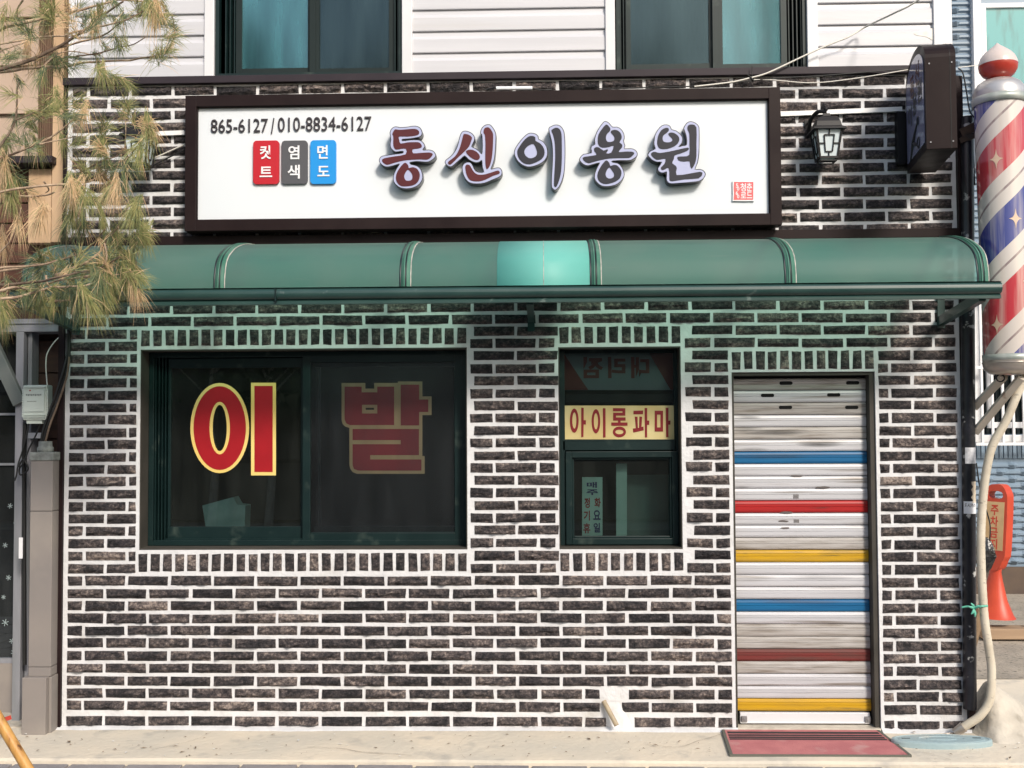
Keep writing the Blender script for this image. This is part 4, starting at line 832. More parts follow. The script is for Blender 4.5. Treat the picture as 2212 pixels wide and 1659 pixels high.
LT = [
 (1400, 460, 'maroon', [[(365, 225), (400, 140), (470, 95), (530, 95), (600, 110), (760, 100), (900, 78), (1000, 82), (1070, 120), (1110, 190), (1115, 250), (1080, 310), (1000, 335), (850, 360), (700, 372), (650, 378), (636, 400), (650, 425), (720, 425), (850, 408), (1000, 405), (1090, 425), (1160, 490), (1180, 560), (1135, 625), (1160, 652), (1280, 642), (1380, 670), (1435, 740), (1430, 800), (1370, 860), (1270, 915), (1150, 915), (980, 905), (850, 925), (822, 945), (860, 990), (960, 1010), (1050, 1060), (1110, 1160), (1130, 1290), (1090, 1400), (1000, 1490), (850, 1545), (680, 1550), (560, 1505), (470, 1420), (440, 1330), (460, 1210), (520, 1090), (592, 968), (500, 985), (360, 1025), (250, 1030), (160, 980), (110, 900), (120, 840), (180, 790), (330, 765), (560, 735), (670, 715), (672, 662), (560, 670), (490, 675), (430, 640), (380, 570), (370, 490), (385, 400), (375, 300)]],
  [([(440, 200), (480, 150), (540, 155), (620, 160), (800, 145), (950, 138), (1030, 170), (1055, 220), (1040, 270), (960, 300), (780, 322), (575, 322), (580, 400), (612, 488), (760, 462), (1000, 452), (1080, 480), (1120, 545), (1090, 590), (1000, 610), (898, 628), (912, 718), (1100, 708), (1290, 700), (1360, 720), (1378, 750), (1320, 830), (1240, 872), (1100, 865), (900, 872), (700, 890), (500, 935), (340, 985), (270, 990), (200, 945), (168, 885), (220, 840), (450, 795), (730, 745), (738, 615), (620, 615), (500, 630), (450, 570), (435, 480), (440, 380), (435, 300), (412, 270)], []),
   ([(718, 943), (780, 985), (805, 1050), (808, 1072), (900, 1050), (1000, 1085), (1060, 1180), (1068, 1270), (1040, 1370), (970, 1450), (850, 1495), (680, 1507), (590, 1480), (520, 1400), (500, 1310), (520, 1190), (590, 1070), (660, 985)], [[(785, 1112), (740, 1160), (700, 1240), (705, 1310), (750, 1370), (850, 1365), (890, 1320), (890, 1240), (850, 1165)]])]),
 (1640, 455, 'maroon', [[(1000, 200), (1040, 130), (1110, 80), (1200, 75), (1260, 130), (1310, 210), (1342, 300), (1340, 450), (1330, 650), (1310, 850), (1270, 1000), (1228, 1112), (1245, 1135), (1330, 1110), (1420, 1100), (1470, 1140), (1490, 1200), (1470, 1270), (1400, 1320), (1250, 1380), (1080, 1450), (900, 1470), (740, 1450), (640, 1370), (580, 1250), (552, 1120), (570, 1030), (640, 975), (720, 970), (770, 1010), (820, 1110), (870, 1180), (960, 1212), (1068, 1198), (1035, 1080), (1020, 912), (960, 945), (880, 965), (780, 935), (690, 880), (605, 803), (520, 870), (400, 970), (310, 1050), (250, 1060), (180, 1020), (145, 965), (170, 910), (280, 825), (370, 720), (440, 580), (490, 380), (530, 270), (590, 228), (680, 235), (780, 290), (835, 370), (825, 450), (772, 562), (778, 605), (860, 640), (950, 710), (1018, 774), (1035, 600), (1030, 400), (1020, 310), (990, 270)]],
  [([(600, 290), (690, 305), (780, 370), (760, 460), (710, 590), (600, 710), (450, 850), (300, 1000), (240, 1022), (205, 980), (240, 930), (360, 840), (440, 730), (500, 590), (550, 400), (575, 310)], []),
   ([(635, 705), (700, 668), (790, 668), (880, 710), (950, 780), (970, 850), (930, 905), (850, 905), (750, 850), (670, 775)], []),
   ([(1055, 230), (1075, 160), (1130, 135), (1185, 138), (1240, 200), (1280, 280), (1285, 400), (1275, 650), (1250, 880), (1200, 1060), (1140, 1132), (1110, 1080), (1095, 900), (1100, 600), (1095, 400), (1085, 310), (1060, 275)], []),
   ([(620, 1080), (640, 1030), (700, 1022), (745, 1060), (800, 1160), (870, 1235), (960, 1262), (1100, 1250), (1280, 1195), (1400, 1160), (1440, 1195), (1425, 1240), (1280, 1290), (1100, 1380), (950, 1420), (820, 1415), (720, 1380), (655, 1270), (630, 1170)], [])]),
 (1890, 465, 'charcoal', [[(200, 640), (240, 540), (340, 400), (440, 290), (530, 220), (620, 212), (700, 235), (755, 290), (765, 352), (860, 405), (940, 500), (975, 620), (970, 740), (910, 850), (800, 930), (640, 990), (500, 1000), (360, 940), (260, 840), (205, 720)],
   [(1018, 105), (1070, 55), (1160, 18), (1250, 25), (1320, 80), (1370, 180), (1385, 330), (1395, 560), (1390, 900), (1370, 1150), (1320, 1340), (1250, 1480), (1170, 1555), (1110, 1520), (1085, 1450), (1090, 1200), (1110, 900), (1110, 600), (1095, 430), (1060, 280)]],
  [([(262, 640), (290, 570), (360, 460), (450, 350), (540, 285), (620, 275), (695, 305), (697, 388), (790, 440), (870, 520), (910, 620), (910, 720), (850, 820), (720, 900), (560, 950), (430, 930), (330, 850), (275, 750)], [[(653, 470), (560, 490), (470, 560), (430, 650), (460, 740), (540, 800), (620, 800), (700, 760), (735, 680), (710, 580)]]),
   ([(1080, 130), (1170, 80), (1240, 90), (1290, 140), (1318, 240), (1325, 450), (1325, 800), (1310, 1100), (1270, 1300), (1200, 1480), (1150, 1480), (1135, 1420), (1145, 1200), (1165, 850), (1165, 600), (1150, 400), (1115, 250), (1085, 180)], [])]),
 (2140, 450, 'charcoal', [[(760, 25), (850, 70), (932, 162), (1040, 162), (1130, 210), (1200, 320), (1210, 430), (1190, 490), (1225, 600), (1212, 678), (1380, 675), (1470, 710), (1520, 780), (1500, 860), (1400, 925), (1320, 945), (1130, 945), (960, 955), (912, 975), (940, 1005), (1060, 1025), (1150, 1110), (1205, 1240), (1200, 1340), (1120, 1450), (1000, 1530), (820, 1565), (680, 1550), (570, 1470), (515, 1370), (530, 1240), (590, 1100), (635, 1002), (500, 1030), (350, 1070), (250, 1040), (170, 960), (165, 900), (250, 810), (440, 778), (430, 680), (450, 610), (525, 568), (515, 470), (540, 350), (600, 220), (690, 90)]],
  [([(780, 98), (850, 140), (888, 210), (860, 270), (800, 330), (778, 420), (800, 490), (850, 515), (940, 500), (980, 460), (975, 390), (920, 320), (892, 275), (930, 235), (1020, 225), (1100, 270), (1150, 350), (1150, 440), (1102, 520), (1160, 570), (1165, 640), (1082, 750), (1230, 742), (1400, 745), (1455, 785), (1400, 850), (1330, 895), (1100, 898), (850, 910), (650, 945), (450, 1000), (370, 1020), (280, 985), (225, 905), (280, 865), (548, 824), (505, 740), (495, 670), (560, 632), (630, 655), (720, 718), (800, 690), (832, 710), (787, 783), (903, 768), (963, 607), (850, 635), (700, 650), (610, 600), (582, 500), (600, 340), (680, 210)], []),
   ([(790, 950), (860, 1010), (885, 1085), (960, 1060), (1050, 1075), (1130, 1170), (1150, 1260), (1110, 1380), (1000, 1460), (850, 1508), (720, 1510), (620, 1450), (575, 1350), (590, 1230), (650, 1110), (720, 1010)], [[(860, 1122), (800, 1190), (770, 1280), (800, 1360), (880, 1385), (960, 1350), (970, 1270), (920, 1190)]])]),
 (2400, 445, 'charcoal', [[(280, 480), (300, 370), (370, 250), (460, 160), (560, 140), (640, 170), (677, 250), (790, 285), (890, 370), (940, 460), (920, 570), (852, 650), (870, 662), (950, 640), (1050, 610), (1040, 400), (985, 240), (990, 190), (1050, 100), (1140, 62), (1250, 100), (1320, 170), (1335, 260), (1335, 600), (1325, 850), (1290, 1050), (1233, 1200), (1350, 1200), (1440, 1235), (1485, 1310), (1440, 1400), (1340, 1470), (1100, 1500), (850, 1520), (680, 1530), (600, 1500), (565, 1420), (572, 1250), (500, 1270), (420, 1265), (365, 1210), (375, 1150), (457, 1020), (340, 1015), (230, 970), (150, 890), (125, 840), (190, 760), (302, 710), (272, 600)]],
  [([(540, 210), (610, 220), (615, 280), (560, 335), (490, 390), (470, 460), (490, 530), (570, 555), (660, 545), (705, 500), (680, 450), (620, 390), (605, 350), (660, 320), (750, 335), (840, 400), (870, 480), (840, 570), (750, 650), (620, 700), (500, 718), (400, 700), (350, 630), (340, 520), (370, 380), (440, 265)], []),
   ([(190, 830), (240, 785), (310, 785), (400, 808), (640, 770), (850, 725), (1060, 680), (1095, 715), (1050, 760), (900, 820), (757, 868), (740, 950), (698, 1050), (780, 1110), (808, 1180), (802, 1333), (1100, 1300), (1360, 1255), (1418, 1300), (1330, 1410), (1000, 1435), (720, 1480), (650, 1470), (632, 1420), (630, 1270), (602, 1162), (520, 1200), (450, 1212), (430, 1150), (515, 1065), (538, 947), (430, 960), (320, 968), (230, 900)], []),
   ([(1060, 210), (1080, 150), (1170, 128), (1275, 200), (1275, 600), (1275, 900), (1240, 1060), (1165, 1182), (1125, 1100), (1105, 1005), (980, 1015), (850, 985), (825, 900), (970, 890), (1105, 850), (1108, 600), (1105, 350), (1070, 270)], [])]),
]
YL = YP - .065
for ox, oy, mt, backs, faces in LT:
    cl = crop(ox, oy, 260 / 1659)
    m_ = MB()
    for bk in backs:
        pts = [cl(x, y, YL) for x, y in smooth(bk, 2)]; m_.poly(offset(pts, .0036), [], YL, .064)
    lt = build(m_, 'brush_letter', MAT['chrome'], SG)
    m_ = MB()
    for bk in backs:
        pts = [cl(x, y, YL) for x, y in smooth(bk, 2)]; m_.poly(offset(pts, -.0006), [], YL - .0015, .001)
    build(m_, 'letter_border', MAT['lav'], lt)
    m_ = MB()
    for outl, hs in faces: m_.poly([cl(x, y, YL) for x, y in smooth(outl, 2)], [[cl(x, y, YL) for x, y in smooth(h, 2)] for h in hs], YL - .0035, .0015)
    build(m_, 'letter_face', MAT[mt], lt)

# ------------------------------------------------------------------ projecting sign
PS = thing('projecting_sign', (4.9, -.06, 3.13), 'dark brown arch-topped light box sign jutting out at the right wall edge', 'sign')
# local frame: along depth q (0 wall .. 1 front) with yaw, thickness across
A = Vector((4.845, -.06, 0)); B = Vector((4.762, -.60, 0)); D_ = (B - A); Ld = D_.length; D_.normalize(); N_ = Vector((-D_.y, D_.x, 0)) ; N_ = N_ if N_.x > 0 else -N_
TH = .150
def psm(q, t, z): v = A + D_ * q + N_ * t; return (v.x, v.y, z)
zb_, zs_, za_ = 3.133, 3.612, 3.740
prof = [(0, zb_), (Ld, zb_), (Ld, zs_)] + [(Ld / 2 + Ld / 2 * math.cos(t), zs_ + (za_ - zs_) * math.sin(t)) for t in np.linspace(0, math.pi, 22)[1:-1]] + [(0, zs_)]
def psolid(pf, t0, t1, m_, mi=0):
    # pf in (q,z); extruded across thickness
    m_.poly(pf, [], t0, t1 - t0, mi, flat=lambda q, t, z: psm(q, t, z))
m_ = MB(); psolid(prof, 0, TH, m_); m_.f = [tuple(reversed(f)) for f in m_.f]
build(m_, 'case', MAT['brownmetal'], PS, bevel=.003)
inner = [(.035, zb_ + .045), (Ld - .035, zb_ + .045), (Ld - .035, zs_ - .03)] + [(Ld / 2 + (Ld / 2 - .035) * math.cos(t), zs_ - .03 + (za_ - zs_ - .01) * math.sin(t)) for t in np.linspace(0, math.pi, 22)[1:-1]] + [(.035, zs_ - .03)]
for t0, t1 in ((-.004, -.001), (TH + .001, TH + .004)):
    m_ = MB(); psolid(inner, t0, t1, m_)
    build(m_, 'face_panel', pbr('violet_white_acrylic', (.24, .235, .36), (.30, .29, .43), 2, rough=.10, spec=.8), PS)
m_ = MB()
def pst(ch_, q0, q1, z0, z1, mi): put_text(m_, ch_, q0, q1, z0, z1, 0, .001, .02, mp=lambda a, y, z: psm(Ld - a, -.005 + y * .5, z), mi=mi)
# letters read from the left (far edge first)
for ch_, a, z_, mi in (('동', .16, 3.50, 0), ('신', .30, 3.53, 0), ('이', .08, 3.36, 1), ('용', .22, 3.39, 1), ('원', .36, 3.42, 1)):
    put_text(m_, ch_, a, a + .11, z_, z_ + .12, 0, .001, .02, mi=mi, mp=lambda q, y, z: psm(q, -.005 + y * .5, z))
for p_, q_ in (((.14, 3.17), (.34, 3.33)), ((.20, 3.26), (.36, 3.20))):
    m_.tube([psm(p_[0], -.006, p_[1]), psm((p_[0] + q_[0]) / 2, -.006, (p_[1] + q_[1]) / 2), psm(q_[0], -.006, q_[1])], [.004, .012, .004], 6, 1)
rg = [psm(.37 + .028 * math.cos(t), -.006, 3.215 + .028 * math.sin(t)) for t in np.linspace(0, 2 * math.pi, 14)]; m_.tube(rg, .004, 5, 1)
rg = [psm(.36 + .02 * math.cos(t), -.006, 3.335 + .022 * math.sin(t)) for t in np.linspace(0, 2 * math.pi, 14)]; m_.tube(rg, .004, 5, 1)
build(m_, 'lettering', [MAT['maroon'], MAT['charcoal']], PS)
m_ = MB()
for q in (.045, Ld - .045) if False else (Ld,):
    for t in (.02, TH - .02):
        for z_ in (3.17, 3.58): m_.tube([psm(q - .002, t, z_), psm(q + .004, t, z_)], .004, 8)
build(m_, 'screws', MAT['galv'], PS)
m_ = MB(); arcp = [(q, z) for q, z in prof[2:]]
vs = []
for q, z in arcp:
    vs += [psm(q, TH - .03, z + .002), psm(q, TH - .026, z + .002)]
m_.add(vs, [(2 * i, 2 * i + 1, 2 * i + 3, 2 * i + 2) for i in range(len(arcp) - 1)]); m_.add([psm(Ld + .0015, TH - .03, zb_), psm(Ld + .0015, TH - .026, zb_), psm(Ld + .0015, TH - .026, zs_), psm(Ld + .0015, TH - .03, zs_)], [(0, 1, 2, 3)]); build(m_, 'case_seam', MAT['blackm'], PS)
m_ = MB(); m_.box(4.795, 4.838, -.065, -.013, 3.19, 3.49); m_.box(4.838, 4.99, -.06, -.013, 3.2, 3.48); build(m_, 'wall_bracket', MAT['blackm'], PS)

# ------------------------------------------------------------------ lamps
def make_lamp(x, label):
    t_ = thing('wall_lamp', (x, 0, 3.18), label, 'lamp', 'lantern lamps on the brick wall')
    y = -.15; zt, zb2 = 3.352, 3.200; wt, wb = .068, .048
    m_ = MB()
    # roof: flared pyramid steps
    st = [(.090, 3.352), (.086, 3.362), (.070, 3.372), (.064, 3.400), (.050, 3.425), (.022, 3.440), (.018, 3.455), (.006, 3.458)]
    vs = []
    for w_, z_ in st: vs += [(x - w_, y - w_, z_), (x + w_, y - w_, z_), (x + w_, y + w_, z_), (x - w_, y + w_, z_)]
    f = [(4 * i + k, 4 * i + (k + 1) % 4, 4 * i + 4 + (k + 1) % 4, 4 * i + 4 + k) for i in range(len(st) - 1) for k in range(4)]
    f += [(3, 2, 1, 0)]; m_.add(vs, f, 0, False); build(m_, 'roof', MAT['blackm'], t_)
    m_ = MB(); m_.lathe([(.0, 0), (.006, 0), (.005, .012), (.012, .02), (.013, .028), (.007, .036), (.0, .044)], (x, y, 3.457), 12); build(m_, 'finial', MAT['blackm'], t_)
    m_ = MB(); c4 = [(-1, -1), (1, -1), (1, 1), (-1, 1)]
    for sx_, sy_ in c4: m_.bar((x + sx_ * wt, y + sy_ * wt, zt), (x + sx_ * wb, y + sy_ * wb, zb2), .010, .010)
    for i in range(4):
        a, b2 = c4[i], c4[(i + 1) % 4]
        m_.bar((x + a[0] * wb, y + a[1] * wb, zb2), (x + b2[0] * wb, y + b2[1] * wb, zb2), .012, .012); m_.bar((x + a[0] * wb * .9, y + a[1] * wb * .9, zb2 - .016), (x + b2[0] * wb * .9, y + b2[1] * wb * .9, zb2 - .016), .007, .007)
        # pattern bars
        for f0, f1, g0, g1 in ((-.42, .42, .80, .80), (-.36, .36, .2, .2), (-.42, -.36, .80, .2), (.42, .36, .80, .2), (0, 0, 1, .8), (0, 0, .2, 0), (-1, -.39, .5, .5), (.39, 1, .5, .5)):
            def pt(fr_, g):
                w_ = wb + (wt - wb) * g; ax, ay = a[0] * w_, a[1] * w_; bx, by = b2[0] * w_, b2[1] * w_; u = (fr_ + 1) / 2
                return (x + (ax + (bx - ax) * u) * 1.04, y + (ay + (by - ay) * u) * 1.04, zb2 + (zt - zb2) * g)
            m_.bar(pt(f0, g0), pt(f1, g1), .0055, .0055)
    build(m_, 'cage', MAT['blackm'], t_)
    m_ = MB(); k = .96; vs = [(x + sx_ * wb * k, y + sy_ * wb * k, zb2) for sx_, sy_ in c4] + [(x + sx_ * wt * k, y + sy_ * wt * k, zt) for sx_, sy_ in c4]
    m_.add(vs, [(0, 1, 5, 4), (1, 2, 6, 5), (2, 3, 7, 6), (3, 0, 4, 7), (3, 2, 1, 0)], 0, False); build(m_, 'glass', MAT['frost'], t_)
    m_ = MB(); m_.box(x - .085, x - .045, -.014, -.004, 3.36, 3.46); arm = curve([(x - .065, -.012, 3.37), (x - .065, -.07, 3.44), (x - .04, -.12, 3.475), (x, y, 3.468)], 6); m_.tube(arm, .011, 8)
    m_.tube(curve([(x - .065, -.012, 3.44), (x - .06, -.06, 3.462), (x - .03, -.1, 3.475)], 5), .006, 6); build(m_, 'arm', MAT['blackm'], t_)
    return t_
lampA = make_lamp(4.369, 'black wall lantern between the long sign board and the projecting sign')
lampB = copy_tree(lampA); lampB.location = (at(303, 333, -.15)[0], 0, 3.18 + at(303, 300, -.15)[1] - 3.352); lampB['label'] = 'black wall lantern half hidden behind the pine branches left of the sign'
# cable ducts & tube light
def wallpt(u, v, y=-.018): return at3(u, v, y)
for (u0, v0, u1, v1), lab in (((1686, 247, 1948, 236), 'white cable duct running from the right lantern to the projecting sign'), ((344, 289, 399, 287), 'short white cable duct between the left lantern and the sign board')):
    a = Vector(wallpt(u0, v0)); b = Vector(wallpt(u1, v1)); m_ = MB(); m_.bar(a, b, .026, .018)
    tag(build(m_, 'cable_duct', MAT['duct'], loc=tuple(a)), lab, 'duct', 'white cable ducts on the brick wall')
m_ = MB(); TL = thing('tube_light', wallpt(1108, 191, -.05), 'short white tube light lying on top of the sign frame', 'light')
a = at3(1072, 191, -.07); b = at3(1150, 190.5, -.07); m_.tube([a, b], .011, 10); build(m_, 'tube', MAT['tubew'], TL)
m_ = MB(); m_.tube(curve([a, at3(1060, 191, -.06), at3(1052, 194, -.05), at3(1044, 192, -.05)], 4), .004, 6); m_.tube(curve([b, at3(1162, 193, -.06), at3(1178, 194.5, -.06), at3(1192, 193.5, -.05)], 4), .004, 6); build(m_, 'wire', MAT['cable'], TL)
# overhead cables
def cabl(pts, r, mat_, lab, y=-.06, name='cable'):
    P3 = [at3(u, v, y if len(p_) == 0 else p_[0]) for (u, v, *p_) in pts]; m_ = MB(); m_.tube(curve(P3, 6), r, 6)
    tag(build(m_, name, MAT[mat_], loc=P3[0]), lab, 'cable')
cabl([(2020, -40, -.5), (1981, 2, -.4), (1928, 30, -.3), (1872, 57), (1832, 80), (1807, 90), (1764, 108), (1707, 135), (1657, 158), (1622, 168), (1577, 178), (1500, 187)], .0052, 'wcable', 'thick white cable sagging down across the upper right siding to the sign')
cabl([(1290, 192), (1400, 189), (1520, 185), (1657, 171), (1795, 162), (1965, 148)], .0035, 'cable', 'thin black cable running along the ledge toward the projecting sign')
cabl([(1622, 172), (1672, 173), (1757, 179), (1857, 168), (1965, 150)], .0030, 'wcable', 'thin white cable sagging over the top bricks beside the black one')
cabl([(2170, 142, .2), (2120, 141, .1), (2070, 146)], .003, 'wcable', 'thin white cable from the projecting sign to behind the barber pole')
cabl([(2070, 148, -.05), (2080, 158, -.05), (2088, 200, -.05), (2095, 240, -.06), (2108, 262, -.08), (2100, 300, -.06), (2103, 340, -.05), (2106, 400, -.05)], .004, 'cable', 'black cable looping from the projecting sign down beside the black pipe')
cabl([(334, 341, -.03), (399, 312, -.03)], .004, 'wcable', 'white wire from the left lantern up to the sign frame')
cabl([(330, 358, -.03), (365, 340, -.03), (399, 324, -.03)], .004, 'cable', 'black wire from the left lantern up to the sign frame')
m_ = MB(); q = at3(1622, 170, -.06); m_.tube([at3(1625, 142, -.06), at3(1624, 160, -.06), at3(1626, 178, -.06)], .0025, 5); m_.tube([at3(1613, 160, -.06), at3(1624, 168, -.06)], .003, 5); m_.tube([at3(1610, 178, -.06), at3(1628, 176, -.06)], .003, 5); m_.tube([at3(1620, 166, -.065), at3(1628, 174, -.065)], .006, 5)
tag(build(m_, 'cable_tie', MAT['cable'], loc=q), 'black cable tie bundling the wires above the sign', 'cable tie')

# ------------------------------------------------------------------ barber pole
BX, BY = 5.285, -.25; lean = (-.018, 0)
BP = thing('barber_pole', (BX + .03, BY, 1.98), 'large red white and blue striped barber pole with a red and cream ball on top', 'barber pole')
ORG[BP.name] = Vector((BX + .03, BY, 1.98))
O = (BX + .03, BY, 1.98)
def L_(pf, nm, mt): m_ = MB(); m_.lathe(pf, O, 48, lean=lean); return build(m_, nm, MAT[mt], BP)
L_([(.132, .11), (.132, 1.495)], 'striped_cylinder', 'stripes')
L_([(.134, 1.478), (.1415, 1.478), (.1415, 1.520), (.134, 1.522)], 'band', 'band')
L_([(.139, 1.521), (.137, 1.545), (.128, 1.572), (.112, 1.596), (.090, 1.612), (.062, 1.622), (.045, 1.624)], 'dome', 'alu')
L_([(.040, 1.615), (.044, 1.628), (.060, 1.632), (.082, 1.650), (.097, 1.675), (.101, 1.698), (.101, 1.703)], 'ball_base', 'red_p')
L_([(.1015, 1.703), (.099, 1.72), (.088, 1.748), (.068, 1.772), (.040, 1.795), (.018, 1.812), (.004, 1.826), (.0, 1.829)], 'ball_top', 'pearl')
L_([(.134, .112), (.1395, .112), (.1395, .080), (.136, .078)], 'band', 'band')
L_([(.139, .080), (.139, .055), (.132, .030), (.110, .012), (.09, .004), (.0, .0)], 'base_cap', 'capm')
L_([(.1405, .070), (.1425, .067), (.1405, .064)], 'base_ring', 'capm')
def star(zc, thc, s=.055):
    m_ = MB(); n = 9; pts = []
    for i in range(4):
        a0 = i * math.pi / 2; 
        for k in range(n):
            t = k / n; p = (1 - t); # astroid-like
            ang = a0 + t * math.pi / 2; r = s / (abs(math.cos(ang)) ** .55 + abs(math.sin(ang)) ** .55) ** (1 / .55)
            pts.append((r * math.cos(ang) * .62, r * math.sin(ang) * 1.0))
    rr_ = .1335
    vs = [(O[0] + lean[0] * (zc) + rr_ * math.sin(thc), O[1] - rr_ * math.cos(thc), O[2] + zc)] + [(O[0] + lean[0] * zc + rr_ * math.sin(thc + px / .132), O[1] - rr_ * math.cos(thc + px / .132), O[2] + zc + pz) for px, pz in pts]
    N = len(pts); m_.add(vs, [(0, 1 + i, 1 + (i + 1) % N) for i in range(N)], 0, True)
    build(m_, 'star_emblem', MAT['gold_s'], BP)
for y_, th_ in ((342, -.62), (473, .02), (608, .45), (700, -.85), (560, 1.1)):
    star(at(2156, y_, BY - .12)[1] - 1.98, th_)
m_ = MB(); m_.bar((5.15, -.06, 3.36), (5.29, -.12, 3.42), .05, .03); m_.bar((5.15, -.05, 3.32), (5.28, -.14, 3.36), .03, .03); build(m_, 'upper_bracket', pbr('rusty_black_iron', (.02, .016, .013), (.06, .035, .02), 20, rough=.8), BP)
for (u0, v0, y0_), (u1, v1, y1_) in (((2170, 812, -.20), (2104, 880, .02)), ((2206, 815, -.30), (2106, 934, -.02))):
    m_ = MB(); m_.bar(at3(u0, v0, y0_), at3(u1, v1, y1_), .040, .030); build(m_, 'lower_bracket', MAT['beige'], BP, bevel=.003)
m_ = MB(); rp = [(O[0] - .06 + .022 * math.cos(t), -.26 + .0, 1.965 + .02 * math.sin(t)) for t in np.linspace(0, 2 * math.pi, 12)]; m_.tube(rp, .004, 6); m_.tube(rp[:7] + [(O[0] - .08, -.24, 2.0)], .004, 6); build(m_, 'wire_coil', MAT['cable'], BP)

# ------------------------------------------------------------------ pipes
m_ = MB(); pp = [at3(2093 + 4.5 * t - 0, 250 + 1290 * t, -.07 + .0 * t) for t in (0, .25, .5, .75, 1)]
x_top, x_bot = 5.193, 5.132
pts = [(5.196 - .055 * (3.46 - z_) / 3.4, -.035, z_) for z_ in (3.46, 3.0, 2.4, 1.8, 1.2, .6, .13)]
PI_ = thing('drain_pipe', (5.141, -.035, .1), 'black paint-spattered pipe running down the right wall edge', 'pipe')
m_.tube(pts, .036, 16); build(m_, 'pipe', MAT['blackpipe'], PI_)
def pipe_wrap(z_0, z_1, name, mat_, a0=-1.25, a1=.9, r=.0372, jag=0):
    m_ = MB(); vs = []; n = 10; k = 8 if jag else 1
    for j in range(k + 1):
        z_ = z_0 + (z_1 - z_0) * j / k; cx_ = 5.196 - .055 * (3.46 - z_) / 3.4; sh = math.sin(j * 2.3) * jag
        for i in range(n + 1):
            a = a0 + sh + (a1 - a0 - sh * .5) * i / n; vs.append((cx_ + r * math.sin(a), -.035 - r * math.cos(a), z_))
    m_.add(vs, [(j * (n + 1) + i, j * (n + 1) + i + 1, (j + 1) * (n + 1) + i + 1, (j + 1) * (n + 1) + i) for j in range(k) for i in range(n)], 0, True)
    return build(m_, name, mat_, PI_)
Zp = lambda v: at(2096, v, -.1)[1]
pipe_wrap(Zp(1002), Zp(967), 'sticker', pbr('worn_sticker', (.66, .66, .68), (.45, .45, .47), 40, rough=.5), -.9, 1.2)
pipe_wrap(Zp(1087), Zp(1041), 'peeled_paint', pbr('exposed_putty', (.6, .52, .4), (.5, .42, .32), 20, rough=.8), .1, .9, jag=.18)
st_ = pipe_wrap(Zp(1111), Zp(1084), 'sticker', pbr('white_gas_sticker', (.72, .73, .76), None, rough=.4), -1.2, 1.3)
m_ = MB()
zt_ = Zp(1086); cxs = 5.196 - .055 * (3.46 - zt_) / 3.4
put_text(m_, '도시가스', -1.0, .7, zt_ - .028, zt_ - .006, 0, .0004, .02, mp=lambda a, y, z: (cxs + .0376 * math.sin(a), -.035 - .0376 * math.cos(a), z))
build(m_, 'sticker_text', MAT['blackm'], st_)
CO = thing('flexible_conduit', at3(2075, 1585, -.12), 'cream flexible conduit curving from the barber pole down to the ground', 'conduit')
cp = [(2260, 770, -.22), (2215, 815, -.22), (2175, 905, -.20), (2145, 960, -.18), (2132, 1010, -.17), (2124, 1070, -.16), (2119, 1150, -.15), (2120, 1230, -.15), (2126, 1330, -.15), (2136, 1400, -.15), (2142, 1450, -.15), (2138, 1510, -.15), (2118, 1545, -.14), (2090, 1565, -.12), (2070, 1578, -.10)]
m_ = MB(); cu_ = curve([at3(u, v, y) for u, v, y in cp], 14); m_.tube(cu_, [.0225 * (1 + .035 * (i % 2)) for i in range(len(cu_))], 12); build(m_, 'hose', MAT['hose'], CO)
m_ = MB(); p0 = Vector(at3(2082, 1570, -.115)); p1 = Vector(at3(2062, 1583, -.10)); m_.tube([p0, p1], [.028, .022], 10); 
for k in range(5): m_.tube([p1, p1 + Vector((-.05 - .01 * k, -.01 * k, -.004 * k - .004))], .003, 5)
build(m_, 'end_fitting', MAT['capm'], CO)
m_ = MB(); sp = [at3(2078, 1312, -.115), at3(2092, 1310, -.13), at3(2104, 1314, -.14), at3(2118, 1310, -.175), at3(2133, 1309, -.165)]; m_.tube(curve(sp, 4), .006, 6); kx = sp[2]
for dx, dz in ((-.02, .03), (-.035, .012), (.0, -.045), (-.02, -.03), (.03, .02)): m_.tube([kx, (kx[0] + dx * .5, kx[1] - .012, kx[2] + dz * .6), (kx[0] + dx, kx[1] - .01, kx[2] + dz)], [.006, .008, .003], 5)
tag(build(m_, 'tie_string', MAT['green_s'], loc=kx), 'mint green string tying the conduit to the black pipe', 'string')
cabl([(2109, 1000, -.02), (2118, 1060, -.02), (2133, 1110, .1), (2139, 1140, .1), (2136, 1190, .1), (2133, 1215, .1)], .004, 'cable', 'loose black wire hanging in front of the orange parking sign')
m_ = MB(); bx = Vector(at3(2126, 1195, .12)); rnd = random.Random(8); vs = []
for j in range(7):
    for i in range(10):
        a = 2 * math.pi * i / 10; r = .055 * math.sin(math.pi * (j + .35) / 7.2) * (1 + rnd.uniform(-.25, .25)); vs.append((bx.x + r * math.cos(a), bx.y + r * math.sin(a), bx.z - .12 + .035 * j))
m_.add(vs, [(j * 10 + i, j * 10 + (i + 1) % 10, j * 10 + 10 + (i + 1) % 10, j * 10 + 10 + i) for j in range(6) for i in range(10)], 0, False)
tag(build(m_, 'plastic_bag', MAT['bag'], loc=tuple(bx)), 'crumpled black plastic bag tucked behind the cream conduit', 'bag')
# corrugated drain hose in the wall foot
m_ = MB(); a = Vector(at3(1304, 1514, -.02)); b = Vector(at3(1332, 1567, -.075)); N = 44; pts = [a + (b - a) * (i / N) for i in range(N + 1)]
m_.tube(pts, [.0125 if i % 2 else .0155 for i in range(N + 1)], 12); tag(build(m_, 'corrugated_hose', pbr('tan_corrugated_plastic', (.42, .34, .23), (.30, .24, .16), 15, rough=.6), loc=tuple(b)), 'small tan corrugated drain hose poking out of the wall foot', 'hose')

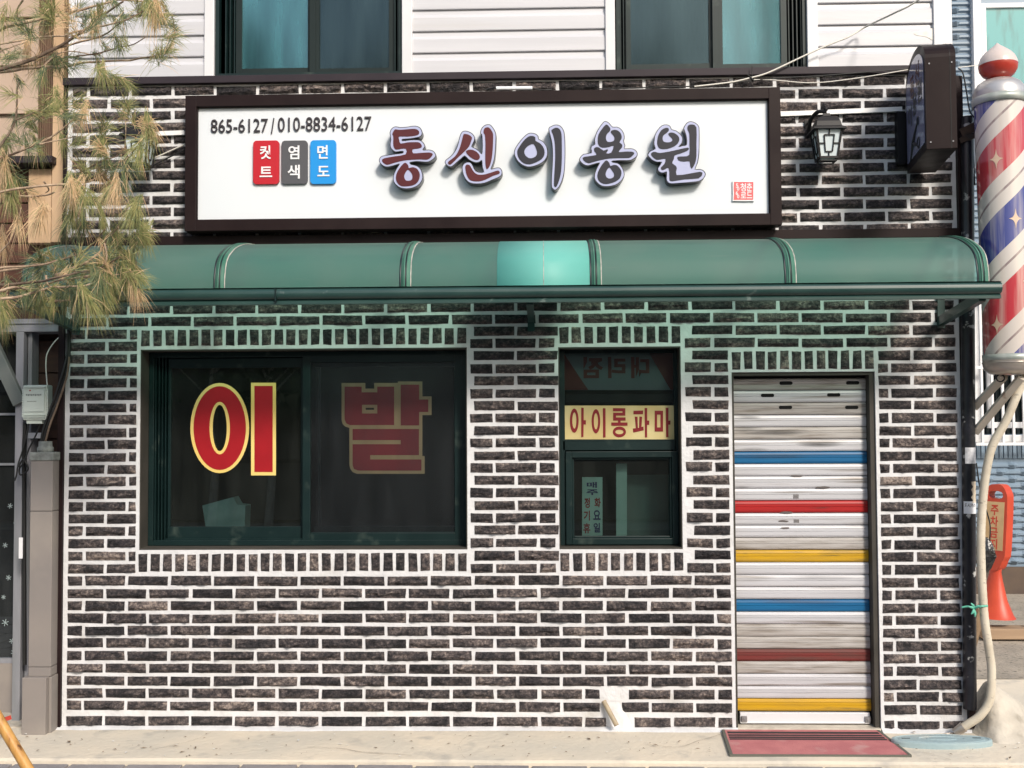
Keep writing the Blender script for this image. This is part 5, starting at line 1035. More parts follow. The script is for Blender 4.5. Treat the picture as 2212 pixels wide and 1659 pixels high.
# ------------------------------------------------------------------ mat, lid, mound, plank
MT = thing('door_mat', (4.2, -.3, -.01), 'pink door mat with black stripes on the concrete before the shutter', 'mat')
def slab_z(y):
    ps = [(a, b) for a, b in prof_ap]; 
    for i in range(len(ps) - 1):
        (y0_, z0_), (y1_, z1_) = ps[i], ps[i + 1]
        if y1_ <= y <= y0_: return z0_ + (z1_ - z0_) * (y0_ - y) / (y0_ - y1_)
    return -.05
prof_ap = [(.9, 0.0), (.02, 0.0), (-.1, -.001), (-.2, -.002), (-.3, -.003), (-.4, -.004), (-.5, -.006), (-.53, -.008)]
mc = [(3.765, -.035), (4.640, -.045), (4.672, -.475), (3.735, -.465)]
def matstrip(v0, v1, u0, u1, h, mi, m_):
    n = 6; vs = []
    for i in range(n + 1):
        v = v0 + (v1 - v0) * i / n
        for u in (u0, u1):
            x = (mc[0][0] * (1 - u) + mc[1][0] * u) * (1 - v) + (mc[3][0] * (1 - u) + mc[2][0] * u) * v; y = mc[0][1] * (1 - v) + mc[3][1] * v
            vs.append((x, y, slab_z(y) + h))
    b_ = [(v[0], v[1], v[2] - h - .01) for v in vs]; k = len(vs)
    f = [(2 * i, 2 * i + 2, 2 * i + 3, 2 * i + 1) for i in range(n)] + [(2 * i, 2 * i + 1, k + 2 * i + 1, k + 2 * i) for i in (0, n)] + [(2 * i, k + 2 * i, k + 2 * i + 2, 2 * i + 2) for i in range(n)] + [(2 * i + 1, 2 * i + 3, k + 2 * i + 3, k + 2 * i + 1) for i in range(n)]
    m_.add(vs + b_, f, mi, False)
m_ = MB(); matstrip(0, 1, .018, .982, .012, 0, m_); build(m_, 'carpet', MAT['mat_p'], MT)
m_ = MB(); matstrip(0, 1, 0, .018, .013, 0, m_); matstrip(0, 1, .982, 1, .013, 0, m_); matstrip(.99, 1.006, 0, 1, .012, 0, m_); build(m_, 'border', MAT['mat_g'], MT)
m_ = MB()
for a, b_ in ((.10, .17), (.22, .27), (.31, .36), (.39, .43)): matstrip(a, b_, .03, .97, .0145, 0, m_)
build(m_, 'stripes', MAT['mat_k'], MT)
LD = thing('manhole_lid', (5.0, -.30, -.02), 'pale blue oval tank lid lying in front of the right brick pier', 'lid')
cxl, czl = 4.985, 0; m_ = MB(); n = 48; rx_, ry_ = .268, .088; LX, LY = 4.905, -.250
def ring(r, z, dy=0): return [(LX + rx_ * r * math.cos(2 * math.pi * i / n), LY + ry_ * r * math.sin(2 * math.pi * i / n), z) for i in range(n)]
rg = [ring(1.0, -.045), ring(1.0, .020), ring(.985, .028), ring(.93, .0295), ring(.92, .0265), ring(.86, .0265), ring(.85, .029), ring(.45, .0305), ring(.44, .027), ring(.30, .027), ring(.29, .030), ring(.02, .031)]
vs = [p for r_ in rg for p in r_]; m_.add(vs, [(j * n + i, j * n + (i + 1) % n, (j + 1) * n + (i + 1) % n, (j + 1) * n + i) for j in range(len(rg) - 1) for i in range(n)] + [tuple((len(rg) - 1) * n + i for i in range(n))], 0, False)
build(m_, 'disc', MAT['lid'], LD)
m_ = MB()
for dx, dy in ((-.19, .0), (.19, .01)):
    m_ = MB(); m_.box(LX + dx - .022, LX + dx + .022, LY - .005 + dy, LY + .004 + dy, .026, .0305); build(m_, 'keyhole', MAT['slot'], LD)
m_ = MB(); vs = []
for i in range(8):
    a = math.pi * (1.02 + .13 * i / 7)
    for z_ in (-.04, .010): vs.append((LX + (rx_ + .0015) * math.cos(a), LY + (ry_ + .0015) * math.sin(a), z_))
m_.add(vs, [(2 * i, 2 * i + 2, 2 * i + 3, 2 * i + 1) for i in range(7)]); build(m_, 'rust_patch', MAT['lid_r'], LD)
# cement mound
m_ = MB(); vs = []; n, k = 40, 14
for j in range(k + 1):
    r = j / k
    for i in range(n):
        a = 2 * math.pi * i / n; x = 5.27 + r * (.46 if math.cos(a) > 0 else .16) * math.cos(a); y = .05 + r * .38 * math.sin(a)
        h = .30 * (.5 + .5 * math.cos(math.pi * r ** .85))
        h *= 1 + .25 * noise.noise(Vector((x * 6, y * 6, 0))); vs.append((x + .02 * noise.noise(Vector((a, r * 3, 1))), y, h - .03 + .012 * noise.noise(Vector((x * 25, y * 25, 3)))))
m_.add(vs, [(j * n + i, (j + 1) * n + i, (j + 1) * n + (i + 1) % n, j * n + (i + 1) % n) for j in range(k) for i in range(n)], 0, True)
tag(build(m_, 'cement_mound', MAT['mound'], loc=(5.32, .02, 0)), 'rough cement mound at the foot of the black pipe', 'mound')
m_ = MB(); m_.bar((5.30, .42, .22), (5.36, .32, .62), .04, .02)
tag(build(m_, 'wooden_stake', MAT['wood'], loc=(5.30, .42, .22)), 'thin wooden stake leaning behind the cement mound', 'stake')

# ------------------------------------------------------------------ orange parking sign
PK = thing('parking_sign', (6.40, 2.6, .13), 'orange plastic no-parking stand with a tan sticker on a wooden beam', 'sign')
ya = R(57)
def pk(x, y, z): return (6.375 + x * math.cos(ya) + y * math.sin(ya) + (z - .25) * .065, 2.6 - x * math.sin(ya) + y * math.cos(ya), z)
m_ = MB()
def pouter(s=0):
    o = [(-.085, .62), (-.105, .70), (-.105, 1.08), (-.092, 1.16), (-.055, 1.215), (.0, 1.225), (.055, 1.215), (.092, 1.16), (.105, 1.08), (.105, .70), (.085, .62), (.045, .545), (-.045, .545)]
    return smooth(o, 3)
hole = smooth([(-.055, 1.115), (-.05, 1.165), (.05, 1.165), (.055, 1.115)], 3)
m_.poly(pouter(), [hole], -.042, .084, flat=pk)
body_o = build(m_, 'paddle', MAT['orange'], PK, bevel=.018)
m_ = MB(); prf = [(.048, .57), (.045, .52), (.06, .45), (.10, .30), (.15, .19), (.17, .165)]
vs = []
for r_, z_ in prf:
    for i in range(24):
        a = 2 * math.pi * i / 24; vs.append(pk(r_ * math.cos(a) * 1.05, r_ * math.sin(a) * .8, z_))
m_.add(vs, [(j * 24 + i, j * 24 + (i + 1) % 24, (j + 1) * 24 + (i + 1) % 24, (j + 1) * 24 + i) for j in range(len(prf) - 1) for i in range(24)], 0, True); m_.f = [tuple(reversed(f)) for f in m_.f]
build(m_, 'stand', MAT['orange'], PK)
m_ = MB(); m_.poly([(-.082, .70), (.082, .70), (.082, 1.085), (-.082, 1.085)], [], -.0440, .0018, flat=pk); sk = build(m_, 'sticker', MAT['sticker'], PK)
m_ = MB()
for i, ch_ in enumerate('주차금지'):
    zt_ = 1.06 - i * .09; put_text(m_, ch_, -.035, .035, zt_ - .082, zt_, -.0445, .001, .02, mp=pk)
build(m_, 'sticker_text', pbr('sticker_red', (.5, .04, .02), None, rough=.5), sk)
m_ = MB(); m_.box(6.22, 8.2, 2.42, 2.60, .02, .10); tag(build(m_, 'wooden_beam', pbr('tan_timber', (.36, .25, .16), (.28, .19, .12), 3, rough=.8, stretch=(.6, 6, 6)), loc=(6.9, 2.5, .02), bevel=.004), 'tan wooden beam on the ground under the orange stand', 'beam')
m_ = MB(); m_.tube([(6.60, 2.48, .135), (6.68, 2.5, .16)], .026, 10); tag(build(m_, 'plastic_bottle', MAT['red_p'], loc=(6.60, 2.48, .13)), 'small red plastic bottle lying on the wooden beam beside the stand', 'bottle')
m_ = MB(); vs = []
for i in range(9):
    for j in range(7):
        vs.append((5.6 + .5 * i, .8 + .55 * j, .006 + (.012 * noise.noise(Vector((i * 1.7, j * 1.3, 0))) + .008)))
tag(build(MB().add([(5.5, 1.2, .004), (9, 1.2, .004), (9, 4.8, .004), (5.35, 4.8, .004)], [(0, 1, 2, 3)]), 'yard_ground', MAT['gravel']), kind='structure')

# ------------------------------------------------------------------ right neighbour
NB = thing('blue_house', (7.5, 4.8, 0), 'house faced with embossed pale blue tiles and barred window behind the barber pole', 'building')
m_ = MB(); FY = 4.8; m_.box(4.9, 11, FY, FY + 4, 0, 7.5)
build(m_, 'wall', MAT['tile'], NB)
m_ = MB(); p = .0685; z_ = .30; r = 0
uw = (7.17, 9.2, 4.35, 6.5); lw = (7.10, 9.2, 1.52, 2.95)
while z_ < 6.4:
    for a, b_ in ((5.0, 9.0),):
        segs = [(a, b_)]
        for w_ in (uw, (lw[0] - .05, lw[1], lw[2] - .17, lw[3] + .05)):
            if w_[2] < z_ + p / 2 < w_[3]: segs = [(s0, min(s1, w_[0])) for s0, s1 in segs]
        for s0, s1 in segs:
            pr = [(0, .0), (-.024, .014), (-.024, .034), (0, .060)]
            vs = []
            for yy, zz in pr: vs += [(s0, FY + yy, z_ + zz), (s1, FY + yy, z_ + zz)]
            m_.add(vs, [(2 * i, 2 * i + 1, 2 * i + 3, 2 * i + 2) for i in range(3)], 0, False)
            x = s0 + (.12 if r % 2 else .0) + .05
            while x < s1 - .08:
                cxx, czz = x + .04, z_ + .029
                m_.add([(cxx, FY - .060, czz), (cxx - .062, FY - .014, czz), (cxx - .028, FY - .012, czz - .034), (cxx + .028, FY - .012, czz - .034), (cxx + .062, FY - .014, czz), (cxx + .028, FY - .012, czz + .034), (cxx - .028, FY - .012, czz + .034)],
                       [(0, 1, 2), (0, 2, 3), (0, 3, 4), (0, 4, 5), (0, 5, 6), (0, 6, 1)], 0, False); x += .24
    z_ += p; r += 1
build(m_, 'embossed_tiles', MAT['tile'], NB)
m_ = MB(); m_.frame(7.17, 9.2, 4.30, 6.5, .085, FY - .08, FY + .02); m_.frame(7.27, 9.1, 4.96, 6.00, .05, FY - .04, FY + .0); m_.box(7.27, 9.1, FY - .045, FY, 4.40, 4.45)
wn = build(m_, 'window', MAT['pvc'], NB, bevel=.006)
m_ = MB(); m_.quad((7.3, FY - .012, 4.98), (9.1, FY - .012, 4.98), (9.1, FY - .012, 5.97), (7.3, FY - .012, 5.97)); build(m_, 'pane', MAT['glass_t'], wn)
m_ = MB(); m_.quad((7.27, FY - .012, 4.42), (9.1, FY - .012, 4.42), (9.1, FY - .012, 4.92), (7.27, FY - .012, 4.92)); m_.box(7.55, 7.6, FY - .03, FY - .013, 4.42, 4.92); build(m_, 'pane', MAT['glass_k'], wn)
m_ = MB(); m_.frame(lw[0], lw[1], lw[2], lw[3], .07, FY - .06, FY + .02); m_.frame(7.25, 8.1, 1.66, 2.7, .06, FY - .04, FY - .002)
wn = build(m_, 'window', MAT['pvc'], NB, bevel=.005)
m_ = MB(); m_.quad((7.2, FY - .006, 1.6), (9.1, FY - .006, 1.6), (9.1, FY - .006, 2.9), (7.2, FY - .006, 2.9)); build(m_, 'pane', MAT['glass_k'], wn)
m_ = MB(); x = 7.12
while x < 9.1: m_.box(x, x + .022, FY - .20, FY - .178, 1.50, 3.0); x += .102
for z_ in (1.49, 2.25, 2.98): m_.box(7.06, 9.15, FY - .205, FY - .17, z_, z_ + .03)
build(m_, 'grille', MAT['pvc'], wn)
m_ = MB(); x = 7.0
while x < 9.2: m_.box(x, x + .034, FY - .03, FY, 1.36, 1.50); x += .045
build(m_, 'ribbed_panel', MAT['tile'], NB)
m_ = MB(); m_.box(5.0, 9.2, FY - .05, FY + .01, .0, .27); build(m_, 'plinth', pbr('brown_plinth', (.10, .07, .05), (.07, .05, .04), 5, rough=.8), NB)

# ------------------------------------------------------------------ left neighbour
LN = thing('left_shop', (-1.5, .3, 0), 'neighbouring shop with tan boards above brown deck boards and grey steel frame', 'building')
FYL = .28
def zat(v, Y=FYL): return at(60, v, Y)[1]
m_ = MB(); m_.box(-4.5, -.06, FYL + .03, 4.8, 0, 6.5); build(m_, 'wall', MAT['dkwood'], LN)
m_ = MB(); z_ = zat(352); k = 0
while z_ < 6.3: m_.add([(-4.5, FYL - .028, z_), (-.30, FYL - .028, z_), (-.30, FYL, z_ + .298), (-4.5, FYL, z_ + .298), (-4.5, FYL, z_), (-.30, FYL, z_)], [(0, 1, 2, 3), (0, 4, 5, 1)], 0, False); z_ += .30
build(m_, 'tan_boards', MAT['tan'], LN)
m_ = MB(); x = -.30
while x < -.17: m_.box(x, x + .009, FYL - .03, FYL, zat(352), 6.3); x += .013
build(m_, 'brown_strip', pbr('brown_corrugated', (.16, .09, .055), (.12, .07, .04), 5, rough=.6), LN)
m_ = MB(); m_.box(-.178, -.112, FYL - .10, FYL, zat(530), 6.3); build(m_, 'corner_post', MAT['lightwood'], LN, bevel=.004)
m_ = MB(); m_.box(-.33, -.19, FYL - .08, FYL, zat(530), zat(372)); build(m_, 'timber_panel', MAT['lightwood'], LN, bevel=.004)
m_ = MB(); m_.box(-4.5, -.15, FYL - .16, FYL + .02, zat(365), zat(351)); build(m_, 'ledge', MAT['plum'], LN)
m_ = MB(); z_ = zat(352) - .125
while z_ > zat(700): m_.box(-4.5, -.10, FYL - .012, FYL + .02, z_ + .003, z_ + .118); z_ -= .124
build(m_, 'deck_boards', MAT['redwood'], LN, bevel=.003)
m_ = MB(); z_ = zat(735) - .2
while z_ > -.1: m_.box(-.44, -.07, FYL + .0, FYL + .028, z_ + .003, z_ + .195); z_ -= .2
build(m_, 'side_boards', MAT['dkwood'], LN, bevel=.002)
m_ = MB(); m_.box(-4.5, -.10, FYL - .16, FYL + .03, zat(716, .1), zat(688, .1)); m_.box(-4.5, -.10, FYL - .17, FYL - .155, zat(697, .1), zat(699, .1)); build(m_, 'steel_beam', MAT['steel'], LN, bevel=.003)
m_ = MB(); xa = at(36, 900, FYL - .14)[0]; xb = at(53, 900, FYL - .14)[0]; m_.box(xa, xb, FYL - .16, FYL - .11, .0, zat(716, .1)); m_.box(xb + .005, xb + .03, FYL - .12, FYL - .03, .0, zat(716, .1)) ; build(m_, 'steel_post', MAT['steel'], LN, bevel=.004)
m_ = MB(); m_.bar((at3(-60, 650, FYL - .17)), (at3(44, 872, FYL - .17)), .075, .04); build(m_, 'brace', MAT['steel_d'], LN, bevel=.003)
m_ = MB(); m_.box(-4.5, xa, FYL - .04, FYL + .05, 0, zat(1430)); build(m_, 'stall_riser', MAT['pillar'], LN)
m_ = MB()
for v in (815, 892, 1000): m_.box(-4.5, xa - .01, FYL - .02, FYL + .02, zat(v + 5), zat(v))
m_.box(-4.5, xa - .01, FYL - .03, FYL + .02, zat(1432), zat(1420)); sw = build(m_, 'shop_window', MAT['steel'], LN)
m_ = MB(); m_.quad((-4.5, FYL - .005, zat(1428)), (xa, FYL - .005, zat(1428)), (xa, FYL - .005, zat(720)), (-4.5, FYL - .005, zat(720))); build(m_, 'pane', glass('left_shop_glass', (.2, .22, .22), .05, film=(.06, .065, .065), filmfac=.5), sw)
m_ = MB(); rnd = random.Random(9)
for u, v, r_ in ((24, 1093, 6), (42, 1127, 10), (12, 1178, 6), (50, 1160 + 0, 5), (20, 1248, 6), (28, 1385, 6), (12, 1345, 8), (33, 1410, 7), (8, 1290, 5)):
    cx_, cz_ = at(u * .9, v, FYL - .01); rr_ = r_ / 370
    for k in range(3):
        a = math.pi * k / 3 + .3; m_.bar((cx_ - rr_ * math.cos(a), FYL - .008, cz_ - rr_ * math.sin(a)), (cx_ + rr_ * math.cos(a), FYL - .008, cz_ + rr_ * math.sin(a)), .0035, .001)
build(m_, 'snowflake_stickers', pbr('frost_sticker', (.35, .42, .42), None, rough=.7), sw)
m_ = MB(); m_.box(-4.5, -.06, .0, FYL, -.06, .005); m_.box(-4.5, -.06, FYL - .12, FYL, 0, .02); build(m_, 'step', MAT['mound'], LN)
# pillar
PR = thing('stone_pillar', (-.085, -.05, 0), 'grey tiled gate pillar standing left of the brick wall', 'pillar')
m_ = MB(); x0_, x1_ = -.150, -.022
for za, zc_ in ((.315, .365), (.368, 1.245), (1.248, 1.535)): m_.box(x0_, x1_, -.10, .03, za, zc_)
build(m_, 'shaft', MAT['pillar'], PR, bevel=.003)
m_ = MB(); m_.box(x0_ - .018, x1_ - .010, -.135, .03, -.01, .315); m_.box(x1_ - .010, x1_ + .006, -.10, .03, -.01, .312); build(m_, 'plinth', MAT['pillar'], PR, bevel=.003)
m_ = MB(); m_.box(x0_ - .006, x1_ + .006, -.106, .03, 1.535, 1.582); build(m_, 'cap', MAT['stone'], PR, bevel=.004)
m_ = MB(); cxp = at(98, 970, -.04)[0]; m_.lathe([(.0, 0), (.045, 0), (.045, .028), (.038, .03), (.036, .062), (.030, .062), (.0, .06)], (cxp, -.04, 1.582), 20); build(m_, 'conduit_collar', MAT['stone'], PR)
# telecom box
TB = thing('junction_box', at3(75, 915, .05), 'pale plastic cable junction box mounted on the steel post at left', 'box')
cj = crop(0, 1180, .36161)
m_ = MB(); xa_, zt_ = cj(235, 712, .02); xb_, zb2_ = cj(478, 1110, .02); m_.box(xa_, xb_, .02, .10, zb2_ + .02, zt_ - .0)
build(m_, 'case', MAT['boxw'], TB, bevel=.008)
m_ = MB()
for k in range(12):
    z_ = zb2_ + .04 + k * (zt_ - zb2_ - .06) / 12; m_.box(xa_ - .006, xa_ + .002, .025, .06, z_, z_ + .012); m_.box(xb_ - .002, xb_ + .006, .025, .06, z_, z_ + .012)
m_.box(xa_ + .006, xb_ - .006, .012, .021, zt_ - .016, zt_ - .010); m_.box(xa_ + .006, xb_ - .006, .012, .021, zb2_ + .036, zb2_ + .042); m_.box(xa_ + .006, xb_ - .006, .012, .021, zb2_ + .048, zb2_ + .052)
m_.box(xa_ + .01, xb_ - .012, .015, .021, zb2_ + .07, zt_ - .03); m_.box(xa_ + .02, xb_ - .03, .03, .09, zb2_, zb2_ + .022); build(m_, 'cover_ribs', MAT['boxw'], TB)
m_ = MB()
for k in range(9): m_.box(xa_ + .022 + k * .0105, xa_ + .029 + k * .0105, .0135, .0148, zt_ - .062 - (k % 2) * .002, zt_ - .053)
for k in range(7): m_.box(xa_ + .030 + k * .008, xa_ + .035 + k * .008, .0135, .0148, zt_ - .098, zt_ - .094)
build(m_, 'faded_print', pbr('grey_print', (.18, .20, .19), None, rough=.7), TB)
m_ = MB(); m_.lathe([(0, 0), (.004, 0), (.004, .007), (0, .007)], (xa_ + .046, .0145, zt_ - .036), 10); build(m_, 'red_dot', MAT['red_v'], TB)
# cables on the left
def cbl(name, pts, r, mt, lab, y=.0):
    P3 = [(cj(a, b, yy)[0], yy, cj(a, b, yy)[1]) for a, b, yy in pts]; m_ = MB(); m_.tube(curve(P3, 6), r, 8); tag(build(m_, name, MAT[mt], loc=P3[0]), lab, 'cable')
cbl('cable', [(705, 130, -.02), (712, 330, -.02), (690, 560, -.03), (610, 830, -.03), (540, 1000, -.04), (470, 1200, -.04), (440, 1340, -.04)], .011, 'cable', 'thickest black cable sloping down into the pillar conduit collar')
cbl('cable', [(690, 180, -.04), (690, 420, -.04), (600, 740, -.05), (520, 960, -.05), (440, 1200, -.05), (425, 1340, -.05)], .007, 'cable', 'thinner black cable bundled left of the thickest one above the pillar')
cbl('cable', [(715, 420, -.05), (690, 620, -.05), (600, 900, -.06), (520, 1110, -.06), (470, 1290, -.05), (455, 1340, -.05)], .006, 'bark_d', 'brownish cable bundled right of the thickest one above the pillar')
cbl('cable', [(702, 180, .1), (640, 200, .1), (560, 270, .1), (490, 380, .1), (475, 480, .1), (478, 600, .1), (492, 760, .06)], .0035, 'wcable', 'thin grey wire arcing down into the junction box')
cbl('cable', [(300, 1105, .05), (270, 1250, .05), (230, 1400, .05), (190, 1520, .04), (170, 1640, .03), (150, 1700, .03)], .005, 'cable', 'black wire dropping from the junction box with a loose end')
cbl('cable', [(420, 1110, .05), (370, 1230, .05), (300, 1370, .05), (250, 1500, .04), (200, 1580, .04), (215, 1640, .04), (290, 1580, .04), (240, 1480, .04), (190, 1560, .03)], .005, 'cable', 'black wire looped in a tangle below the junction box')
cbl('cable', [(260, 1105, .07), (250, 1300, .08), (245, 1500, .09), (250, 1900, .1), (250, 2500, .1), (255, 3600, .1)], .012, 'cable', 'long black cable running down beside the steel post')
m_ = MB(); aa = cj(290, 1205, .15); bb = cj(430, 1262, .15); m_.box(aa[0], bb[0], .15, .155, bb[1], aa[1]); tag(build(m_, 'wall_sticker', MAT['white_l'], loc=(aa[0], .15, aa[1])), 'small white label on the brown boards under the junction box', 'label')
# red/white tag on the post
m_ = MB(); aa = at3(64, 1180, -.0); m_.box(at(60, 0, .0)[0], at(68, 0, .0)[0], -.03, -.025, at(64, 1205, 0)[1], at(64, 1160, 0)[1]); tag(build(m_, 'paper_tag', MAT['white_l'], loc=aa), 'small white paper tag stuck on the left edge of the pillar', 'tag')

# ------------------------------------------------------------------ wooden pole at bottom left
m_ = MB(); a = Vector(at3(-70, 1440, -1.9)); b = Vector(at3(110, 1745, -1.9)); m_.tube([a, a + (b - a) * .5, b], .0215, 16)
tag(build(m_, 'wooden_pole', MAT['pole_w'], loc=tuple(b)), 'varnished wooden pole leaning across the lower left corner', 'pole')
m_ = MB(); m_.bar(at3(-40, 1572, -.38), at3(24, 1549, -.30), .022, .012); tag(build(m_, 'red_strip', MAT['red_p'], loc=at3(0, 1560, -.35)), 'short red plastic strip behind the leaning wooden pole', 'strip')
# hairline cracks in the concrete
rnd = random.Random(31); m_ = MB()
for cx0, cy0, ang, n in ((.9, -.06, -1.35, 11), (2.35, -.05, -1.7, 12), (3.3, -.28, -.25, 14), (1.5, -.36, .12, 15), (4.75, -.40, -.4, 9)):
    x, y, a = cx0, cy0, ang; pts = [(x, y)]
    for k in range(n):
        a += rnd.uniform(-.5, .5) * .6; x += .04 * math.cos(a); y += .04 * math.sin(a)
        if not -.53 < y < -.04: break
        pts.append((x, y))
    for (xa_, ya_), (xb_, yb_) in zip(pts, pts[1:]):
        w_ = rnd.uniform(.0008, .0022); m_.quad((xa_, ya_ - w_, slab_z(ya_) + .0068), (xb_, yb_ - w_, slab_z(yb_) + .0068), (xb_, yb_ + w_, slab_z(yb_) + .0068), (xa_, ya_ + w_, slab_z(ya_) + .0068))
tag(build(m_, 'pavement_cracks', MAT['leaf']), kind='structure')
# litter
rnd = random.Random(21); m_ = MB()
for i in range(240):
    x = rnd.uniform(-.3, 5.5); y = -rnd.uniform(.05, .52); z_ = slab_z(y) + .008; s = rnd.uniform(.003, .012) * (1.8 if rnd.random() < .12 else 1); a = rnd.uniform(0, 3.14); w_ = s * rnd.uniform(.15, .5)
    if 3.7 < x < 4.72: continue
    c_, s_ = math.cos(a), math.sin(a); m_.add([(x + s * c_, y + s * s_, z_), (x - w_ * s_, y + w_ * c_, z_ + .002), (x - s * c_, y - s * s_, z_), (x + w_ * s_, y - w_ * c_, z_ + .003)], [(0, 1, 2, 3)], rnd.choice((0, 0, 0, 1)), False)
tag(build(m_, 'litter', [MAT['leaf'], MAT['litterw']]), 'bits of dry leaf and paper scattered on the pale concrete', 'litter', kind='stuff')

# ------------------------------------------------------------------ pine tree
PT = thing('pine_tree', (-1.05, -1.5, -.05), 'pine tree with drooping green and dry tan needles reaching in from the left', 'tree')
rnd = random.Random(77); K1 = .2511
def c1(x, y): return (x * K1, y * K1)
def c2(x, y): return (x * K1, 405 + y * K1)
main = [
 ([c1(-300, 420), c1(0, 250), c1(180, 200), c1(370, 150), c1(560, 120), c1(850, 40), c1(1000, 0)], 7, -1.1, 0), ([c1(-300, 700), c1(0, 600), c1(330, 490), c1(560, 370), c1(720, 260), c1(900, 130), c1(1060, 10)], 6.5, -1.25, 1),
 ([c1(-300, 640), c1(0, 620), c1(370, 575), c1(560, 575), c1(760, 535), c1(1050, 525), c1(1290, 490), c1(1450, 450)], 5.2, -1.0, 0), ([c1(400, 530), c1(560, 500), c1(830, 460), c1(1100, 390), c1(1250, 330)], 3, -1.0, 1),
 ([c1(560, 300), c1(720, 260), c1(1050, 180), c1(1240, 90)], 3.6, -1.2, 0), ([c1(480, 420), c1(870, 310), c1(1010, 220), c1(1150, 130)], 3, -1.1, 1), ([c1(-100, 400), c1(0, 380), c1(350, 320), c1(600, 310), c1(760, 270)], 4, -.9, 0),
 ([c1(-100, 470), c1(0, 440), c1(230, 360)], 4, -.9, 0), ([c1(370, 570), c1(560, 440), c1(830, 470), c1(940, 400)], 2.4, -1.0, 0),
 ([c1(-60, 1330), c1(0, 1250), c1(130, 1040), c1(150, 750), c1(210, 700)], 4.5, -1.3, 1), ([c1(130, 1040), c1(420, 910)], 2.4, -1.3, 1), ([c1(-60, 1370), c1(0, 1360), c1(340, 1240), c1(560, 1090), c1(700, 970)], 4.2, -1.2, 0), ([c1(340, 1240), c1(620, 1180)], 2.6, -1.2, 0),
 ([c1(-60, 1650), c1(0, 1650), c1(440, 1590), c1(760, 1560), c1(950, 1440), c1(1150, 1330)], 4.6, -1.15, 0), ([c1(560, 1560), c1(850, 1400), c1(1050, 1330), c1(1250, 1240)], 2.6, -1.1, 1), ([c1(900, 1130), c1(940, 1280), c1(1060, 1310), c1(1120, 1330)], 2.4, -1.0, 0),
 ([c1(1060, 900), c1(1080, 1100), c1(1070, 1300)], 2, -1.0, 0), ([c1(850, 600), c1(870, 640), c1(890, 760)], 2, -1.0, 0), ([c1(1480, 130), c1(1500, 300), c1(1460, 440)], 2, -1.0, 1), ([c1(1000, 0), c1(1380, 30), c1(1400, 130)], 3, -1.1, 0), ([c1(200, 0), c1(150, 80), c1(160, 180)], 3, -1.2, 1),
 ([c1(380, 1560), c2(420, 20), c2(390, 50)], 3, -1.0, 0), ([c2(-60, 60), c2(0, 50), c2(100, 75), c2(380, 70), c2(470, 40)], 5, -1.1, 0),
 ([c2(-60, 700), c2(0, 690), c2(350, 660), c2(620, 590), c2(760, 520), c2(900, 360)], 4.2, -1.2, 0), ([c2(-60, 730), c2(0, 720), c2(370, 650), c2(480, 620)], 4.5, -1.1, 0), ([c2(480, 760), c2(700, 665), c2(850, 560), c2(900, 480), c2(1020, 340)], 4.5, -1.3, 0),
 ([c2(900, 490), c2(920, 600), c2(850, 710), c2(700, 740)], 3, -1.2, 0), ([c2(-60, 850), c2(0, 840), c2(300, 820), c2(540, 760), c2(830, 700), c2(1040, 590)], 5.2, -1.3, 1), ([c2(-60, 900), c2(0, 890), c2(120, 860), c2(290, 880), c2(400, 830), c2(640, 780), c2(840, 760), c2(1040, 750)], 4.6, -1.2, 0),
 ([c2(-60, 970), c2(0, 960), c2(200, 930), c2(380, 870), c2(460, 860), c2(700, 850), c2(850, 810), c2(1000, 790)], 5, -1.25, 0), ([c2(290, 930), c2(480, 970), c2(760, 955)], 2.6, -1.1, 0), ([c2(-60, 1080), c2(0, 1040), c2(200, 950)], 3, -1.1, 1),
 ([c2(0, 560), c2(110, 420), c2(180, 170)], 2.8, -1.2, 0), ([c2(640, 780), c2(860, 780), c2(960, 850)], 3, -1.2, 0), ([c2(420, 990), c2(620, 960), c2(850, 920), c2(950, 905)], 2.6, -1.1, 0), ([c2(390, 760), c2(400, 830), c2(440, 860), c2(560, 850)], 4, -1.15, 0),
]
brs = []
for pts, r, yb, dk in main:
    m_ = MB(); n = len(pts); P3 = []
    for i, (u, v) in enumerate(pts):
        yy = yb + .22 * noise.noise(Vector((u * .01, v * .01, r))); P3.append(at3(u, v, yy))
    cc = curve(P3, 7); jit = [(p[0] + .004 * noise.noise(Vector(p) * 9), p[1], p[2] + .006 * noise.noise(Vector(p) * 11 + Vector((3, 3, 3)))) for p in cc]
    N = len(jit); rs = [max(.0024, r / 620 * (1 - .62 * i / N)) * (1 + .12 * noise.noise(Vector((i, r, 0)))) for i in range(N)]
    m_.tube(jit, rs, 7); brs.append(jit); build(m_, 'branch', MAT['bark_d' if dk else 'bark'], PT)
